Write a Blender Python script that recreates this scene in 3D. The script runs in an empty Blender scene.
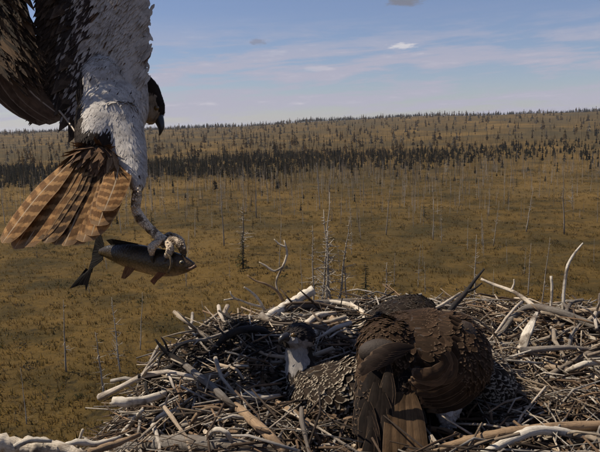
import bpy, bmesh, math, random
import numpy as np
from mathutils import Vector, Matrix

SC = bpy.context.scene
COL = SC.collection
R = random.Random(11)
NR = np.random.RandomState(5)
RAD = math.radians

# ---------------------------------------------------------------- camera
CAM_H = 8.0
PITCH, ROLL, FPX = 9.0, 1.35, 643.0
cam_d = bpy.data.cameras.new('camera')
cam = bpy.data.objects.new('camera', cam_d)
COL.objects.link(cam)
_f = Vector((0, math.cos(RAD(PITCH)), -math.sin(RAD(PITCH))))
_r0 = Vector((1, 0, 0))
_u0 = _r0.cross(_f)
_r = _r0 * math.cos(RAD(ROLL)) - _u0 * math.sin(RAD(ROLL))
_u = _u0 * math.cos(RAD(ROLL)) + _r0 * math.sin(RAD(ROLL))
CP = Vector((0, 0, CAM_H))
cam.matrix_world = Matrix(((_r.x, _u.x, -_f.x, CP.x), (_r.y, _u.y, -_f.y, CP.y), (_r.z, _u.z, -_f.z, CP.z), (0, 0, 0, 1)))
cam_d.sensor_width = 36.0
cam_d.lens = 36.0 * FPX / 600.0
cam_d.clip_start = 0.02
cam_d.clip_end = 9000
SC.camera = cam

# ---------------------------------------------------------------- light and sky
SUN_DIR = Vector((-0.42, 0.10, 0.55)).normalized()
SUN_EL = math.asin(SUN_DIR.z)
SUN_ROT = math.atan2(SUN_DIR.x, SUN_DIR.y)
SC.view_settings.view_transform = 'Standard'
SC.view_settings.look = 'None'
SC.view_settings.gamma = 1
SC.view_settings.use_curve_mapping = False
SC.view_settings.exposure = 0.27

sun_d = bpy.data.lights.new('sun', 'SUN')
sun_d.energy = 5.0
sun_d.angle = RAD(0.5)
sun_d.color = (1.0, 0.91, 0.77)
sun = bpy.data.objects.new('sun', sun_d)
COL.objects.link(sun)
sun.rotation_euler = SUN_DIR.to_track_quat('Z', 'Y').to_euler()
sun.location = (-20, -10, 40)

W = bpy.data.worlds.new('World')
SC.world = W
W.use_nodes = True
nt = W.node_tree
nt.nodes.clear()


class G:
    """tiny node-graph helper"""
    def __init__(s, tree):
        s.t = tree
    def n(s, typ, ins=None, **props):
        nd = s.t.nodes.new(typ)
        for k, v in props.items():
            setattr(nd, k, v)
        for k, v in (ins or {}).items():
            sock = nd.inputs[k]
            if isinstance(v, bpy.types.NodeSocket):
                s.t.links.new(v, sock)
            else:
                sock.default_value = v
        return nd
    def math(s, op, a, b=0.0, c=None, clamp=False):
        d = {0: a, 1: b}
        if c is not None:
            d[2] = c
        return s.n('ShaderNodeMath', d, operation=op, use_clamp=clamp).outputs[0]
    def mix(s, f, a, b, blend='MIX'):
        nd = s.n('ShaderNodeMix', None, data_type='RGBA', blend_type=blend)
        for i, v in ((0, f), (6, a), (7, b)):
            if isinstance(v, bpy.types.NodeSocket):
                s.t.links.new(v, nd.inputs[i])
            else:
                nd.inputs[i].default_value = (v if i == 0 else (tuple(v) + (1,) if len(v) == 3 else v))
        return nd.outputs[2]
    def ss(s, x, a, b):
        nd = s.n('ShaderNodeMapRange', {0: x, 1: a, 2: b, 3: 0.0, 4: 1.0}, interpolation_type='SMOOTHSTEP')
        return nd.outputs[0]
    def noise(s, vec, scale, detail=4, rough=0.55, dist=0.0):
        return s.n('ShaderNodeTexNoise', {'Vector': vec, 'Scale': scale, 'Detail': detail, 'Roughness': rough, 'Distortion': dist})


g = G(nt)
sky = g.n('ShaderNodeTexSky', None, sky_type='NISHITA', sun_disc=False, sun_elevation=SUN_EL, sun_rotation=SUN_ROT,
          altitude=60.0, air_density=1.0, dust_density=0.15, ozone_density=4.0)
tc = g.n('ShaderNodeTexCoord')
sep = g.n('ShaderNodeSeparateXYZ', {0: tc.outputs['Generated']})
zz = g.math('ADD', g.math('MAXIMUM', sep.outputs[2], 0.0), 0.035)
cx_ = g.math('DIVIDE', sep.outputs[0], zz)
cy_ = g.math('DIVIDE', sep.outputs[1], zz)
cv = g.n('ShaderNodeCombineXYZ', {0: g.math('MULTIPLY', cx_, 0.50), 1: g.math('MULTIPLY', cy_, 0.80), 2: 0.0}).outputs[0]
n1 = g.noise(cv, 1.15, 7, 0.62, 0.5).outputs[0]
cv2 = g.n('ShaderNodeCombineXYZ', {0: g.math('MULTIPLY', cx_, 0.16), 1: g.math('MULTIPLY', cy_, 0.5), 2: 3.7}).outputs[0]
n2 = g.noise(cv2, 0.55, 5, 0.5, 0.3).outputs[0]
low = g.math('SUBTRACT', 1.0, g.ss(sep.outputs[2], 0.075, 0.17))
azim = g.math('ARCTAN2', sep.outputs[0], sep.outputs[1])
bank = g.noise(g.n('ShaderNodeCombineXYZ', {0: g.math('MULTIPLY', azim, 4.2), 1: g.math('ADD', g.math('MULTIPLY', sep.outputs[2], 42.0), g.math('MULTIPLY', azim, -1.6)), 2: 5.2}).outputs[0], 1.0, 8, 0.62, 0.25).outputs[0]
fluff = g.noise(g.n('ShaderNodeCombineXYZ', {0: g.math('MULTIPLY', azim, 22.0), 1: g.math('MULTIPLY', sep.outputs[2], 105.0), 2: 1.7}).outputs[0], 1.0, 6, 0.6).outputs[0]
thin = g.math('MULTIPLY', g.ss(g.math('ADD', g.math('MULTIPLY', bank, 0.85), g.math('MULTIPLY', fluff, 0.22)), 0.45, 0.60), low)
cover = g.math('MULTIPLY', thin, 0.85)
puff = g.math('MULTIPLY', g.math('MULTIPLY', g.ss(fluff, 0.50, 0.74), g.ss(bank, 0.50, 0.66)), low)
skyc = g.mix(0.20, g.mix(1.0, sky.outputs[0], (1.0, 0.98, 1.14), 'MULTIPLY'), (3.9, 3.9, 4.9))
col = g.mix(cover, skyc, (5.6, 5.45, 6.7))
col = g.mix(g.math('MULTIPLY', puff, 0.6), col, (8.6, 8.1, 8.6))
# a few loose grey scraps higher up
n3 = g.noise(cv, 0.62, 6, 0.6, 0.2).outputs[0]
scrap = g.math('MULTIPLY', g.ss(n3, 0.60, 0.70), g.ss(sep.outputs[2], 0.13, 0.19))
col = g.mix(g.math('MULTIPLY', scrap, 0.5), col, (3.0, 3.0, 3.5))
def sky_blob(px, py, wx, wy):
    # a cloud in its own direction of the sky, broken up by noise
    v = (_f + _r * ((px - 300.0) / FPX) + _u * ((226.0 - py) / FPX)).normalized()
    az, el = math.atan2(v.x, v.y), math.asin(v.z)
    a = g.math('DIVIDE', g.math('SUBTRACT', g.math('ARCTAN2', sep.outputs[0], sep.outputs[1]), az), wx)
    b = g.math('DIVIDE', g.math('SUBTRACT', g.math('ARCSINE', g.math('MINIMUM', g.math('MAXIMUM', sep.outputs[2], -0.99), 0.99)), el), wy)
    rr = g.math('SQRT', g.math('ADD', g.math('MULTIPLY', a, a), g.math('MULTIPLY', b, b)))
    nv = g.n('ShaderNodeCombineXYZ', {0: g.math('MULTIPLY', a, 1.3), 1: g.math('MULTIPLY', b, 1.1), 2: px * 0.1}).outputs[0]
    nn = g.noise(nv, 1.6, 6, 0.65).outputs[0]
    return g.ss(g.math('SUBTRACT', g.math('MULTIPLY', nn, 1.7), rr), 0.0, 0.55)


col = g.mix(g.math('MULTIPLY', sky_blob(402, 46, 0.030, 0.0065), 0.75), col, (9.0, 8.6, 8.8))
col = g.mix(g.math('MULTIPLY', sky_blob(318, 69, 0.035, 0.006), 0.3), col, (8.0, 7.6, 8.2))
col = g.mix(g.math('MULTIPLY', sky_blob(405, 2, 0.040, 0.010), 0.8), col, (2.6, 2.6, 3.0))
col = g.mix(g.math('MULTIPLY', sky_blob(258, 42, 0.020, 0.007), 0.55), col, (2.9, 3.0, 3.8))
bg = g.n('ShaderNodeBackground', {'Color': col, 'Strength': 0.066})
out = g.n('ShaderNodeOutputWorld', {'Surface': bg.outputs[0]})


DOFF, DMUL = 0.0, 1.0


def at(px, py, d):
    d = (d + DOFF) * DMUL
    return CP + _f * d + _r * ((px - 300.0) / FPX * d) + _u * ((226.0 - py) / FPX * d)


def ray(px, py):
    return (_f + _r * ((px - 300.0) / FPX) + _u * ((226.0 - py) / FPX))


def hit_z(px, py, z):
    v = ray(px, py)
    return CP + v * ((z - CAM_H) / v.z)


def project(p):
    v = Vector(p) - CP
    d = v.dot(_f)
    return 300 + FPX * v.dot(_r) / d, 226 - FPX * v.dot(_u) / d, d / DMUL - DOFF


# ---------------------------------------------------------------- materials
def new_mat(name):
    m = bpy.data.materials.new(name)
    m.use_nodes = True
    m.node_tree.nodes.clear()
    return m, G(m.node_tree)


def finish(m, g, color, rough=0.8, bump=None, bstr=0.3, bdist=0.01, spec=0.3, transl=0.0, coat=0.0):
    ins = {'Base Color': color, 'Roughness': rough, 'Specular IOR Level': spec}
    if bump is not None:
        b = g.n('ShaderNodeBump', {'Height': bump, 'Strength': bstr, 'Distance': bdist})
        ins['Normal'] = b.outputs[0]
    p = g.n('ShaderNodeBsdfPrincipled', ins)
    if coat:
        p.inputs['Coat Weight'].default_value = coat
        p.inputs['Coat Roughness'].default_value = 0.2
    sh = p.outputs[0]
    if transl:
        t = g.n('ShaderNodeBsdfTranslucent', {'Color': color})
        sh = g.n('ShaderNodeMixShader', {0: transl, 1: sh, 2: t.outputs[0]}).outputs[0]
    g.n('ShaderNodeOutputMaterial', {'Surface': sh})
    return m


def c4(c):
    return tuple(c) + (1.0,) if len(c) == 3 else c


def feather_mat(name, edge=(0.5, 0.42, 0.3), edge_w=0.22, edge_s=0.8, shaft=(0.4, 0.33, 0.24), shaft_w=0.05, shaft_s=0.6,
                bars=0.0, bar_col=(0.3, 0.2, 0.1), bar_s=0.0, transl=0.12, rough=0.7):
    m, g = new_mat(name)
    base = g.n('ShaderNodeAttribute', None, attribute_name='tint')
    uv = g.n('ShaderNodeUVMap', None, uv_map='UVMap')
    s = g.n('ShaderNodeSeparateXYZ', {0: uv.outputs[0]})
    u, v = s.outputs[0], s.outputs[1]
    e = g.math('ABSOLUTE', g.math('SUBTRACT', g.math('MULTIPLY', u, 2.0), 1.0))
    geo = g.n('ShaderNodeNewGeometry')
    ns = g.noise(geo.outputs['Position'], 160.0, 3, 0.6)
    # barbs: fine lines slanting off the shaft
    bv = g.n('ShaderNodeCombineXYZ', {0: g.math('MULTIPLY', e, 1.5), 1: g.math('SUBTRACT', g.math('MULTIPLY', v, 70.0), g.math('MULTIPLY', e, 14.0)), 2: base.outputs['Fac']})
    barb = g.noise(bv.outputs[0], 1.0, 2, 0.6).outputs[0]
    col = g.mix(g.math('MULTIPLY', g.math('SUBTRACT', barb, 0.25, clamp=True), 1.4), base.outputs['Color'],
                g.mix(1.0, base.outputs['Color'], (0.55, 0.55, 0.55), 'MULTIPLY'))
    if bar_s:
        wob = g.math('ADD', g.math('MULTIPLY', v, bars), g.math('ADD', g.math('MULTIPLY', e, 0.5), g.math('MULTIPLY', ns.outputs[0], 0.7)))
        bm_ = g.ss(g.math('SINE', g.math('MULTIPLY', wob, 6.283)), 0.0, 0.75)
        col = g.mix(g.math('MULTIPLY', bm_, bar_s), col, bar_col)
    em = g.math('MAXIMUM', e, g.math('MULTIPLY', v, 1.0))
    em = g.math('ADD', em, g.math('MULTIPLY', g.math('SUBTRACT', ns.outputs[0], 0.5), 0.16))
    blot = g.noise(geo.outputs['Position'], 45.0, 3, 0.6).outputs[0]
    col = g.mix(g.math('MULTIPLY', g.ss(blot, 0.40, 0.68), 0.6), col, g.mix(1.0, col, (0.45, 0.42, 0.40), 'MULTIPLY'))
    strk = g.noise(g.n('ShaderNodeCombineXYZ', {0: g.math('MULTIPLY', u, 9.0), 1: g.math('MULTIPLY', v, 3.5), 2: g.math('MULTIPLY', base.outputs['Fac'], 300.0)}).outputs[0], 1.0, 3, 0.6).outputs[0]
    col = g.mix(g.math('MULTIPLY', g.ss(strk, 0.45, 0.65), 0.55), col, g.mix(1.0, col, (1.7, 1.6, 1.5), 'MULTIPLY'))
    if edge_s:
        mask = g.ss(em, 1.0 - edge_w, 1.0 - edge_w * 0.45)
        col = g.mix(g.math('MULTIPLY', mask, edge_s), col, edge)
    if shaft_s:
        sm = g.math('SUBTRACT', 1.0, g.ss(e, shaft_w, shaft_w * 2.0))
        col = g.mix(g.math('MULTIPLY', sm, shaft_s), col, shaft)
    return finish(m, g, col, rough, bump=barb, bstr=0.25, bdist=0.001, spec=0.06, transl=transl)


def skin_mat(name, col_scale=1.0, scale=120.0, rough=0.7, bstr=0.5, contrast=0.5, bdist=0.002, spec=0.3):
    """tinted surface (colour from the mesh's own 'tint'), broken up by grain"""
    m, g = new_mat(name)
    base = g.n('ShaderNodeAttribute', None, attribute_name='tint')
    geo = g.n('ShaderNodeTexCoord')
    ns = g.noise(geo.outputs['Object'], scale, 5, 0.65)
    col = g.mix(g.math('MULTIPLY', g.math('SUBTRACT', ns.outputs[0], 0.3, clamp=True), contrast * 2), base.outputs['Color'],
                g.mix(1.0, base.outputs['Color'], (0.3, 0.28, 0.25), 'MULTIPLY'))
    return finish(m, g, col, rough, bump=ns.outputs[0], bstr=bstr, bdist=bdist, spec=spec)


def wood_mat(name, cols, scale=1.0, per_object=True, contrast=0.6, rough=0.85, wear=1.0):
    m, g = new_mat(name)
    uv = g.n('ShaderNodeUVMap', None, uv_map='UVMap')
    tcn = g.n('ShaderNodeTexCoord')
    oi = g.n('ShaderNodeObjectInfo')
    if per_object:
        ramp = g.n('ShaderNodeValToRGB', {0: oi.outputs['Random']})
        el = ramp.color_ramp.elements
        el[0].color = c4(cols[0]); el[0].position = 0
        el[1].color = c4(cols[-1]); el[1].position = 1
        for i, c in enumerate(cols[1:-1]):
            e = el.new((i + 1) / (len(cols) - 1)); e.color = c4(c)
        base = ramp.outputs[0]
    else:
        base = g.n('ShaderNodeAttribute', None, attribute_name='tint').outputs['Color']
    sv = g.n('ShaderNodeVectorMath', {0: uv.outputs[0], 1: (9.0, 1.0, 1.0)}, operation='MULTIPLY').outputs[0]
    sv = g.n('ShaderNodeVectorMath', {0: sv, 1: g.n('ShaderNodeCombineXYZ', {2: g.math('MULTIPLY', oi.outputs['Random'], 37.0)}).outputs[0]}, operation='ADD').outputs[0]
    grain = g.noise(sv, 2.2, 6, 0.7, 0.4).outputs[0]
    patch = g.noise(tcn.outputs['Object'], 16.0 * scale, 4, 0.6).outputs[0]
    fine = g.noise(tcn.outputs['Object'], 130.0 * scale, 4, 0.7).outputs[0]
    col = g.mix(g.math('MULTIPLY', g.ss(grain, 0.42, 0.72), wear), base, g.mix(1.0, base, (0.36, 0.30, 0.25), 'MULTIPLY'))
    col = g.mix(g.math('MULTIPLY', g.ss(patch, 0.50, 0.66), contrast), col, (0.085, 0.055, 0.035))
    col = g.mix(g.math('MULTIPLY', g.ss(fine, 0.5, 0.75), 0.55 * wear), col, g.mix(1.0, col, (0.35, 0.32, 0.3), 'MULTIPLY'))
    h = g.math('ADD', grain, g.math('MULTIPLY', fine, 0.6))
    return finish(m, g, col, rough, bump=h, bstr=0.9, bdist=0.003, spec=0.25)


# ---------------------------------------------------------------- mesh collector
class MB:
    def __init__(s):
        s.v, s.f, s.uv, s.c, s.nr = [], [], [], [], []
        s.n = 0
    def add(s, verts, faces, uvs=None, tint=(1, 1, 1), nrm=None):
        verts = np.asarray(verts, dtype=float)
        k = len(verts)
        s.nr.append(np.zeros((k, 3)) if nrm is None else np.tile(np.asarray(nrm, dtype=float), (k, 1)))
        s.v.append(verts)
        o = s.n
        s.f.extend([tuple(i + o for i in f) for f in faces])
        s.uv.append(np.zeros((k, 2)) if uvs is None else np.asarray(uvs, dtype=float))
        t = np.asarray(tint, dtype=float)
        if t.ndim == 1:
            t = np.tile(t, (k, 1))
        s.c.append(t)
        s.n += k
    def mesh(s, name, mat=None, smooth=True):
        me = bpy.data.meshes.new(name)
        v = np.concatenate(s.v) if s.v else np.zeros((0, 3))
        me.from_pydata(v.tolist(), [], s.f)
        uv = np.concatenate(s.uv); c = np.concatenate(s.c)
        li = np.zeros(len(me.loops), dtype=np.int32)
        me.loops.foreach_get('vertex_index', li)
        lay = me.uv_layers.new(name='UVMap')
        lay.data.foreach_set('uv', uv[li].astype(np.float32).ravel())
        ca = me.color_attributes.new('tint', 'FLOAT_COLOR', 'POINT')
        ca.data.foreach_set('color', np.hstack([c, np.ones((len(c), 1))]).astype(np.float32).ravel())
        me.polygons.foreach_set('use_smooth', [smooth] * len(me.polygons))
        if mat:
            me.materials.append(mat)
        me.update()
        N = np.concatenate(s.nr)
        if np.abs(N).max() > 0 and smooth:
            own = np.zeros(len(me.vertices) * 3); me.vertices.foreach_get('normal', own); own = own.reshape(-1, 3)
            own *= np.where((own * N).sum(1, keepdims=True) < 0, -1.0, 1.0)
            N = N * 0.78 + own * 0.22
            N /= np.linalg.norm(N, axis=1, keepdims=True) + 1e-9
            me.normals_split_custom_set_from_vertices(N.tolist())
        return me
    def build(s, name, mat, parent=None, smooth=True, kind=None, label=None):
        return link(name, s.mesh(name, mat, smooth), parent, kind, label)


def link(name, me, parent=None, kind=None, label=None):
    o = bpy.data.objects.new(name, me)
    COL.objects.link(o)
    if parent is not None:
        o.parent = parent
        # everything is modelled in world space: cancel the parents' translation
        off = Vector((0, 0, 0)); q = parent
        while q is not None:
            off += q.location; q = q.parent
        o.location = -off
    if kind:
        o['kind'] = kind
    if label:
        o['label'] = label
    return o


def thing(name, label, cat, loc=(0, 0, 0), group=None):
    o = bpy.data.objects.new(name, None)
    o.empty_display_size = 0.05
    COL.objects.link(o)
    o.location = loc
    o['label'] = label; o['category'] = cat
    if group:
        o['group'] = group
    return o


def tag(o, label, cat, group=None):
    o['label'] = label; o['category'] = cat
    if group:
        o['group'] = group
    return o


def catmull(P, n):
    P = [np.asarray(p, dtype=float) for p in P]
    if len(P) == 2:
        return [P[0] + (P[1] - P[0]) * t for t in np.linspace(0, 1, n)]
    Q = [2 * P[0] - P[1]] + P + [2 * P[-1] - P[-2]]
    out = []
    m = len(P) - 1
    for t in np.linspace(0, m, n):
        i = min(int(t), m - 1); u = t - i
        a, b, c, d = Q[i], Q[i + 1], Q[i + 2], Q[i + 3]
        out.append(0.5 * ((2 * b) + (-a + c) * u + (2 * a - 5 * b + 4 * c - d) * u * u + (-a + 3 * b - 3 * c + d) * u ** 3))
    return out


def tube(mb, pts, rad, sides=7, n=None, up=(0, 0, 1), ry=None, knob=0.0, tint=(1, 1, 1), rng=None, cap=True, vlen=1.0):
    """swept tube; rad (and ry) lists per point: rx across, ry along 'up'"""
    pts = [np.asarray(p, dtype=float)[:3] for p in pts]
    rad = list(rad) if hasattr(rad, '__len__') else [rad] * len(pts)
    ry = rad if ry is None else (list(ry) if hasattr(ry, '__len__') else [ry] * len(pts))
    if n and n != len(pts):
        full = catmull([np.concatenate([p, [a, b]]) for p, a, b in zip(pts, rad, ry)], n)
        pts = [q[:3] for q in full]; rad = [max(q[3], 1e-5) for q in full]; ry = [max(q[4], 1e-5) for q in full]
    up = np.asarray(up, dtype=float)
    V, U = [], []
    acc = 0.0
    N = len(pts)
    side = None
    for i, p in enumerate(pts):
        t = pts[min(i + 1, N - 1)] - pts[max(i - 1, 0)]
        t = t / (np.linalg.norm(t) + 1e-12)
        if side is None:
            s_ = np.cross(t, up)
            if np.linalg.norm(s_) < 1e-3:
                s_ = np.cross(t, np.array([0.3, 1, 0.1]))
        else:
            s_ = side - t * np.dot(side, t)
        s_ = s_ / (np.linalg.norm(s_) + 1e-12); side = s_
        w = np.cross(s_, t)
        if i:
            acc += np.linalg.norm(p - pts[i - 1])
        for k in range(sides):
            a = 2 * math.pi * k / sides
            j = 1.0
            if knob and rng:
                j += rng.uniform(-knob, knob)
            V.append(p + (s_ * math.cos(a) * rad[i] + w * math.sin(a) * ry[i]) * j)
            U.append((abs(2.0 * k / sides - 1.0), acc * 14.0 * vlen))
    F = []
    for i in range(N - 1):
        for k in range(sides):
            a = i * sides + k; b = i * sides + (k + 1) % sides
            F.append((a, b, b + sides, a + sides))
    if cap:
        F.append(tuple(range(sides))[::-1])
        F.append(tuple((N - 1) * sides + k for k in range(sides)))
    mb.add(V, F, U, tint)


def ell(mb, c, axes, nu=16, nv=10, tint=(1, 1, 1)):
    """ellipsoid, axes = three vectors"""
    c = np.asarray(c, dtype=float); A = [np.asarray(a, dtype=float) for a in axes]
    V, F, U = [], [], []
    for j in range(nv + 1):
        ph = math.pi * j / nv
        for i in range(nu):
            th = 2 * math.pi * i / nu
            V.append(c + A[0] * math.sin(ph) * math.cos(th) + A[1] * math.sin(ph) * math.sin(th) + A[2] * math.cos(ph))
            U.append((i / nu, j / nv))
    for j in range(nv):
        for i in range(nu):
            a = j * nu + i; b = j * nu + (i + 1) % nu
            F.append((a, a + nu, b + nu, b))
    mb.add(V, F, U, tint)


def remesh(mb, voxel=0.006, smooth=6):
    me = mb.mesh('tmp')
    o = bpy.data.objects.new('tmp', me)
    COL.objects.link(o)
    md = o.modifiers.new('r', 'REMESH'); md.mode = 'VOXEL'; md.voxel_size = voxel
    if smooth:
        sm = o.modifiers.new('s', 'SMOOTH'); sm.iterations = smooth; sm.factor = 0.5
    dg = bpy.context.evaluated_depsgraph_get(); dg.update()
    me2 = bpy.data.meshes.new_from_object(o.evaluated_get(dg))
    bpy.data.objects.remove(o); bpy.data.meshes.remove(me)
    v = np.zeros(len(me2.vertices) * 3); me2.vertices.foreach_get('co', v); v = v.reshape(-1, 3)
    f = [tuple(p.vertices) for p in me2.polygons]
    nn = np.zeros(len(me2.vertices) * 3); me2.vertices.foreach_get('normal', nn); nn = nn.reshape(-1, 3)
    bpy.data.meshes.remove(me2)
    return v, f, nn


def unit(v):
    v = np.asarray(v, dtype=float)
    return v / (np.linalg.norm(v) + 1e-12)


FSH = {}


def fshape(kind, rows):
    k = (kind, rows)
    if k not in FSH:
        v = 1 - (1 - np.linspace(0, 1, rows)) ** (1.7 if kind == 'flight' else 1.15)
        if kind == 'contour':
            w = np.sin(np.pi * np.clip(v * 0.62 + 0.12, 0, 1)) ** 0.8 * np.sqrt(np.clip(1 - v ** 5, 0.004, 1))
        elif kind == 'flight':
            w = (0.35 + 0.65 * np.clip(v / 0.35, 0, 1) ** 0.7) * np.sqrt(np.clip(1 - v ** 9, 0.004, 1))
        else:  # lance
            w = (0.3 + 0.7 * np.clip(v / 0.3, 0, 1)) * np.clip(1 - v ** 2.4, 0.03, 1)
        FSH[k] = (v, w)
    return FSH[k]


def feather(mb, base, d, nrm, L, Wd, tint, rows=6, cols=3, kind='contour', camber=0.25, bend=0.0, sway=0.0, asym=0.0, soft=None):
    base = np.asarray(base, dtype=float); d = unit(d)
    nrm = np.asarray(nrm, dtype=float); nrm = unit(nrm - d * np.dot(nrm, d))
    s = np.cross(d, nrm)
    v, w = fshape(kind, rows)
    us = np.linspace(-1, 1, cols)
    V = np.zeros((rows, cols, 3)); U = np.zeros((rows, cols, 2))
    for j, u in enumerate(us):
        off = u * (1 + asym * u)
        V[:, j] = (base + d * (L * v)[:, None] + s * (off * w * Wd * 0.5 + sway * L * v * v)[:, None]
                   + nrm * (-camber * u * u * w * Wd * 0.5 - bend * L * v * v)[:, None])
        U[:, j, 0] = (u + 1) / 2; U[:, j, 1] = v
    F = []
    for i in range(rows - 1):
        for j in range(cols - 1):
            a = i * cols + j
            F.append((a, a + 1, a + cols + 1, a + cols))
    mb.add(V.reshape(-1, 3), F, U.reshape(-1, 2), tint, soft)


def plumage(mb, v, f, n, flow, size, color, lift=0.14, keep=None, rng=NR, kind='contour', rows=5, var=0.2):
    """scatter contour feathers over a surface. flow(p)->dir, size(p)->(L,W), color(p)->rgb or None"""
    v = np.asarray(v)
    tri = []
    for q in f:
        for k in range(1, len(q) - 1):
            tri.append((q[0], q[k], q[k + 1]))
    tri = np.array(tri)
    a, b, c = v[tri[:, 0]], v[tri[:, 1]], v[tri[:, 2]]
    fn = np.cross(b - a, c - a); ar = np.linalg.norm(fn, axis=1) * 0.5
    def go(N):
        idx = rng.choice(len(tri), size=N, p=ar / ar.sum())
        for i in idx:
            r1, r2 = rng.rand(), rng.rand()
            if r1 + r2 > 1:
                r1, r2 = 1 - r1, 1 - r2
            p = a[i] + (b[i] - a[i]) * r1 + (c[i] - a[i]) * r2
            if keep is not None and not keep(p):
                continue
            col = color(p)
            if col is None:
                continue
            nn = unit(fn[i])
            t = np.asarray(flow(p), dtype=float)
            t = unit(t - nn * np.dot(t, nn))
            t = unit(t + np.cross(t, nn) * rng.uniform(-0.22, 0.22))
            L, Wd = size(p)
            k = rng.uniform(0.8, 1.2)
            th = lift * rng.uniform(0.6, 1.5)
            feather(mb, p - t * L * 0.15 + nn * 0.0008, t * math.cos(th) + nn * math.sin(th), nn, L * k, Wd * k,
                    np.asarray(col) * rng.uniform(1 - var, 1 + var), rows=rows, kind=kind, bend=th * 0.75, soft=nn)
    return go


# ================================================================ GROUND
def smooth(a, b, x):
    t = min(max((x - a) / (b - a), 0), 1)
    return t * t * (3 - 2 * t)


def ground_z(x, y):
    d = math.hypot(x, y)
    k = smooth(160, 640, d) * (1 - 0.8 * smooth(760, 1500, d))
    side = 0.5 + 0.5 * math.tanh(x / 190.0)
    z = k * (4.4 + 9.5 * side + 0.9 * math.sin(x * 0.021) + 0.5 * math.sin(x * 0.06 + 1.0))
    z += 0.12 * math.sin(x * 0.31 + 0.4 * y) * math.sin(y * 0.23) + 0.06 * math.sin(x * 1.1) * math.sin(y * 0.9 + 0.3 * x)
    return z


def make_ground():
    m, g = new_mat('bog_moss_and_sedge')
    tcn = g.n('ShaderNodeTexCoord')
    P = tcn.outputs['Object']
    big = g.noise(P, 0.045, 5, 0.6, 0.6).outputs[0]
    mid = g.noise(P, 0.28, 6, 0.65, 0.4).outputs[0]
    fine = g.noise(P, 3.2, 6, 0.75).outputs[0]
    vast = g.noise(P, 0.013, 6, 0.65, 0.5).outputs[0]
    col = g.mix(g.ss(mid, 0.34, 0.62), (0.042, 0.030, 0.0085), (0.104, 0.063, 0.0155))
    col = g.mix(g.ss(big, 0.45, 0.66), col, (0.145, 0.088, 0.024))
    col = g.mix(g.math('MULTIPLY', g.ss(vast, 0.47, 0.60), 0.65), col, (0.048, 0.038, 0.016))
    col = g.mix(g.math('MULTIPLY', g.ss(g.noise(P, 0.9, 5, 0.7).outputs[0], 0.56, 0.70), 0.8), col, (0.021, 0.017, 0.008))
    col = g.mix(g.math('MULTIPLY', g.ss(fine, 0.42, 0.72), 0.55), col, g.mix(1.0, col, (0.38, 0.38, 0.35), 'MULTIPLY'))
    finish(m, g, col, 0.95, bump=g.math('ADD', fine, g.math('MULTIPLY', mid, 1.5)), bstr=0.9, bdist=0.12, spec=0.1)
    mb = MB()
    radii = [0] + [6 * 1.052 ** i for i in range(134)]
    NA = 160
    V, F = [(0, 0, ground_z(0, 0))], []
    for r in radii[1:]:
        for k in range(NA):
            a = 2 * math.pi * k / NA
            x, y = r * math.sin(a), r * math.cos(a)
            V.append((x, y, ground_z(x, y)))
    for k in range(NA):
        F.append((0, 1 + (k + 1) % NA, 1 + k))
    for i in range(len(radii) - 2):
        for k in range(NA):
            a = 1 + i * NA + k; b = 1 + i * NA + (k + 1) % NA
            F.append((a, b, b + NA, a + NA))
    mb.add(V, F)
    o = mb.build('bog_ground', m, kind='structure')
    return o


make_ground()


def frustum_xy(dmin, dmax, rng, margin=0.06, power=1.0):
    """random ground point inside (a bit beyond) the view, roughly even over the ground"""
    d = math.sqrt(rng.uniform(dmin ** 2, dmax ** 2)) if power == 1.0 else dmin + (dmax - dmin) * rng.random() ** power
    s = rng.uniform(-0.4666 - margin, 0.4666 + margin)
    return s * d, d


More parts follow.
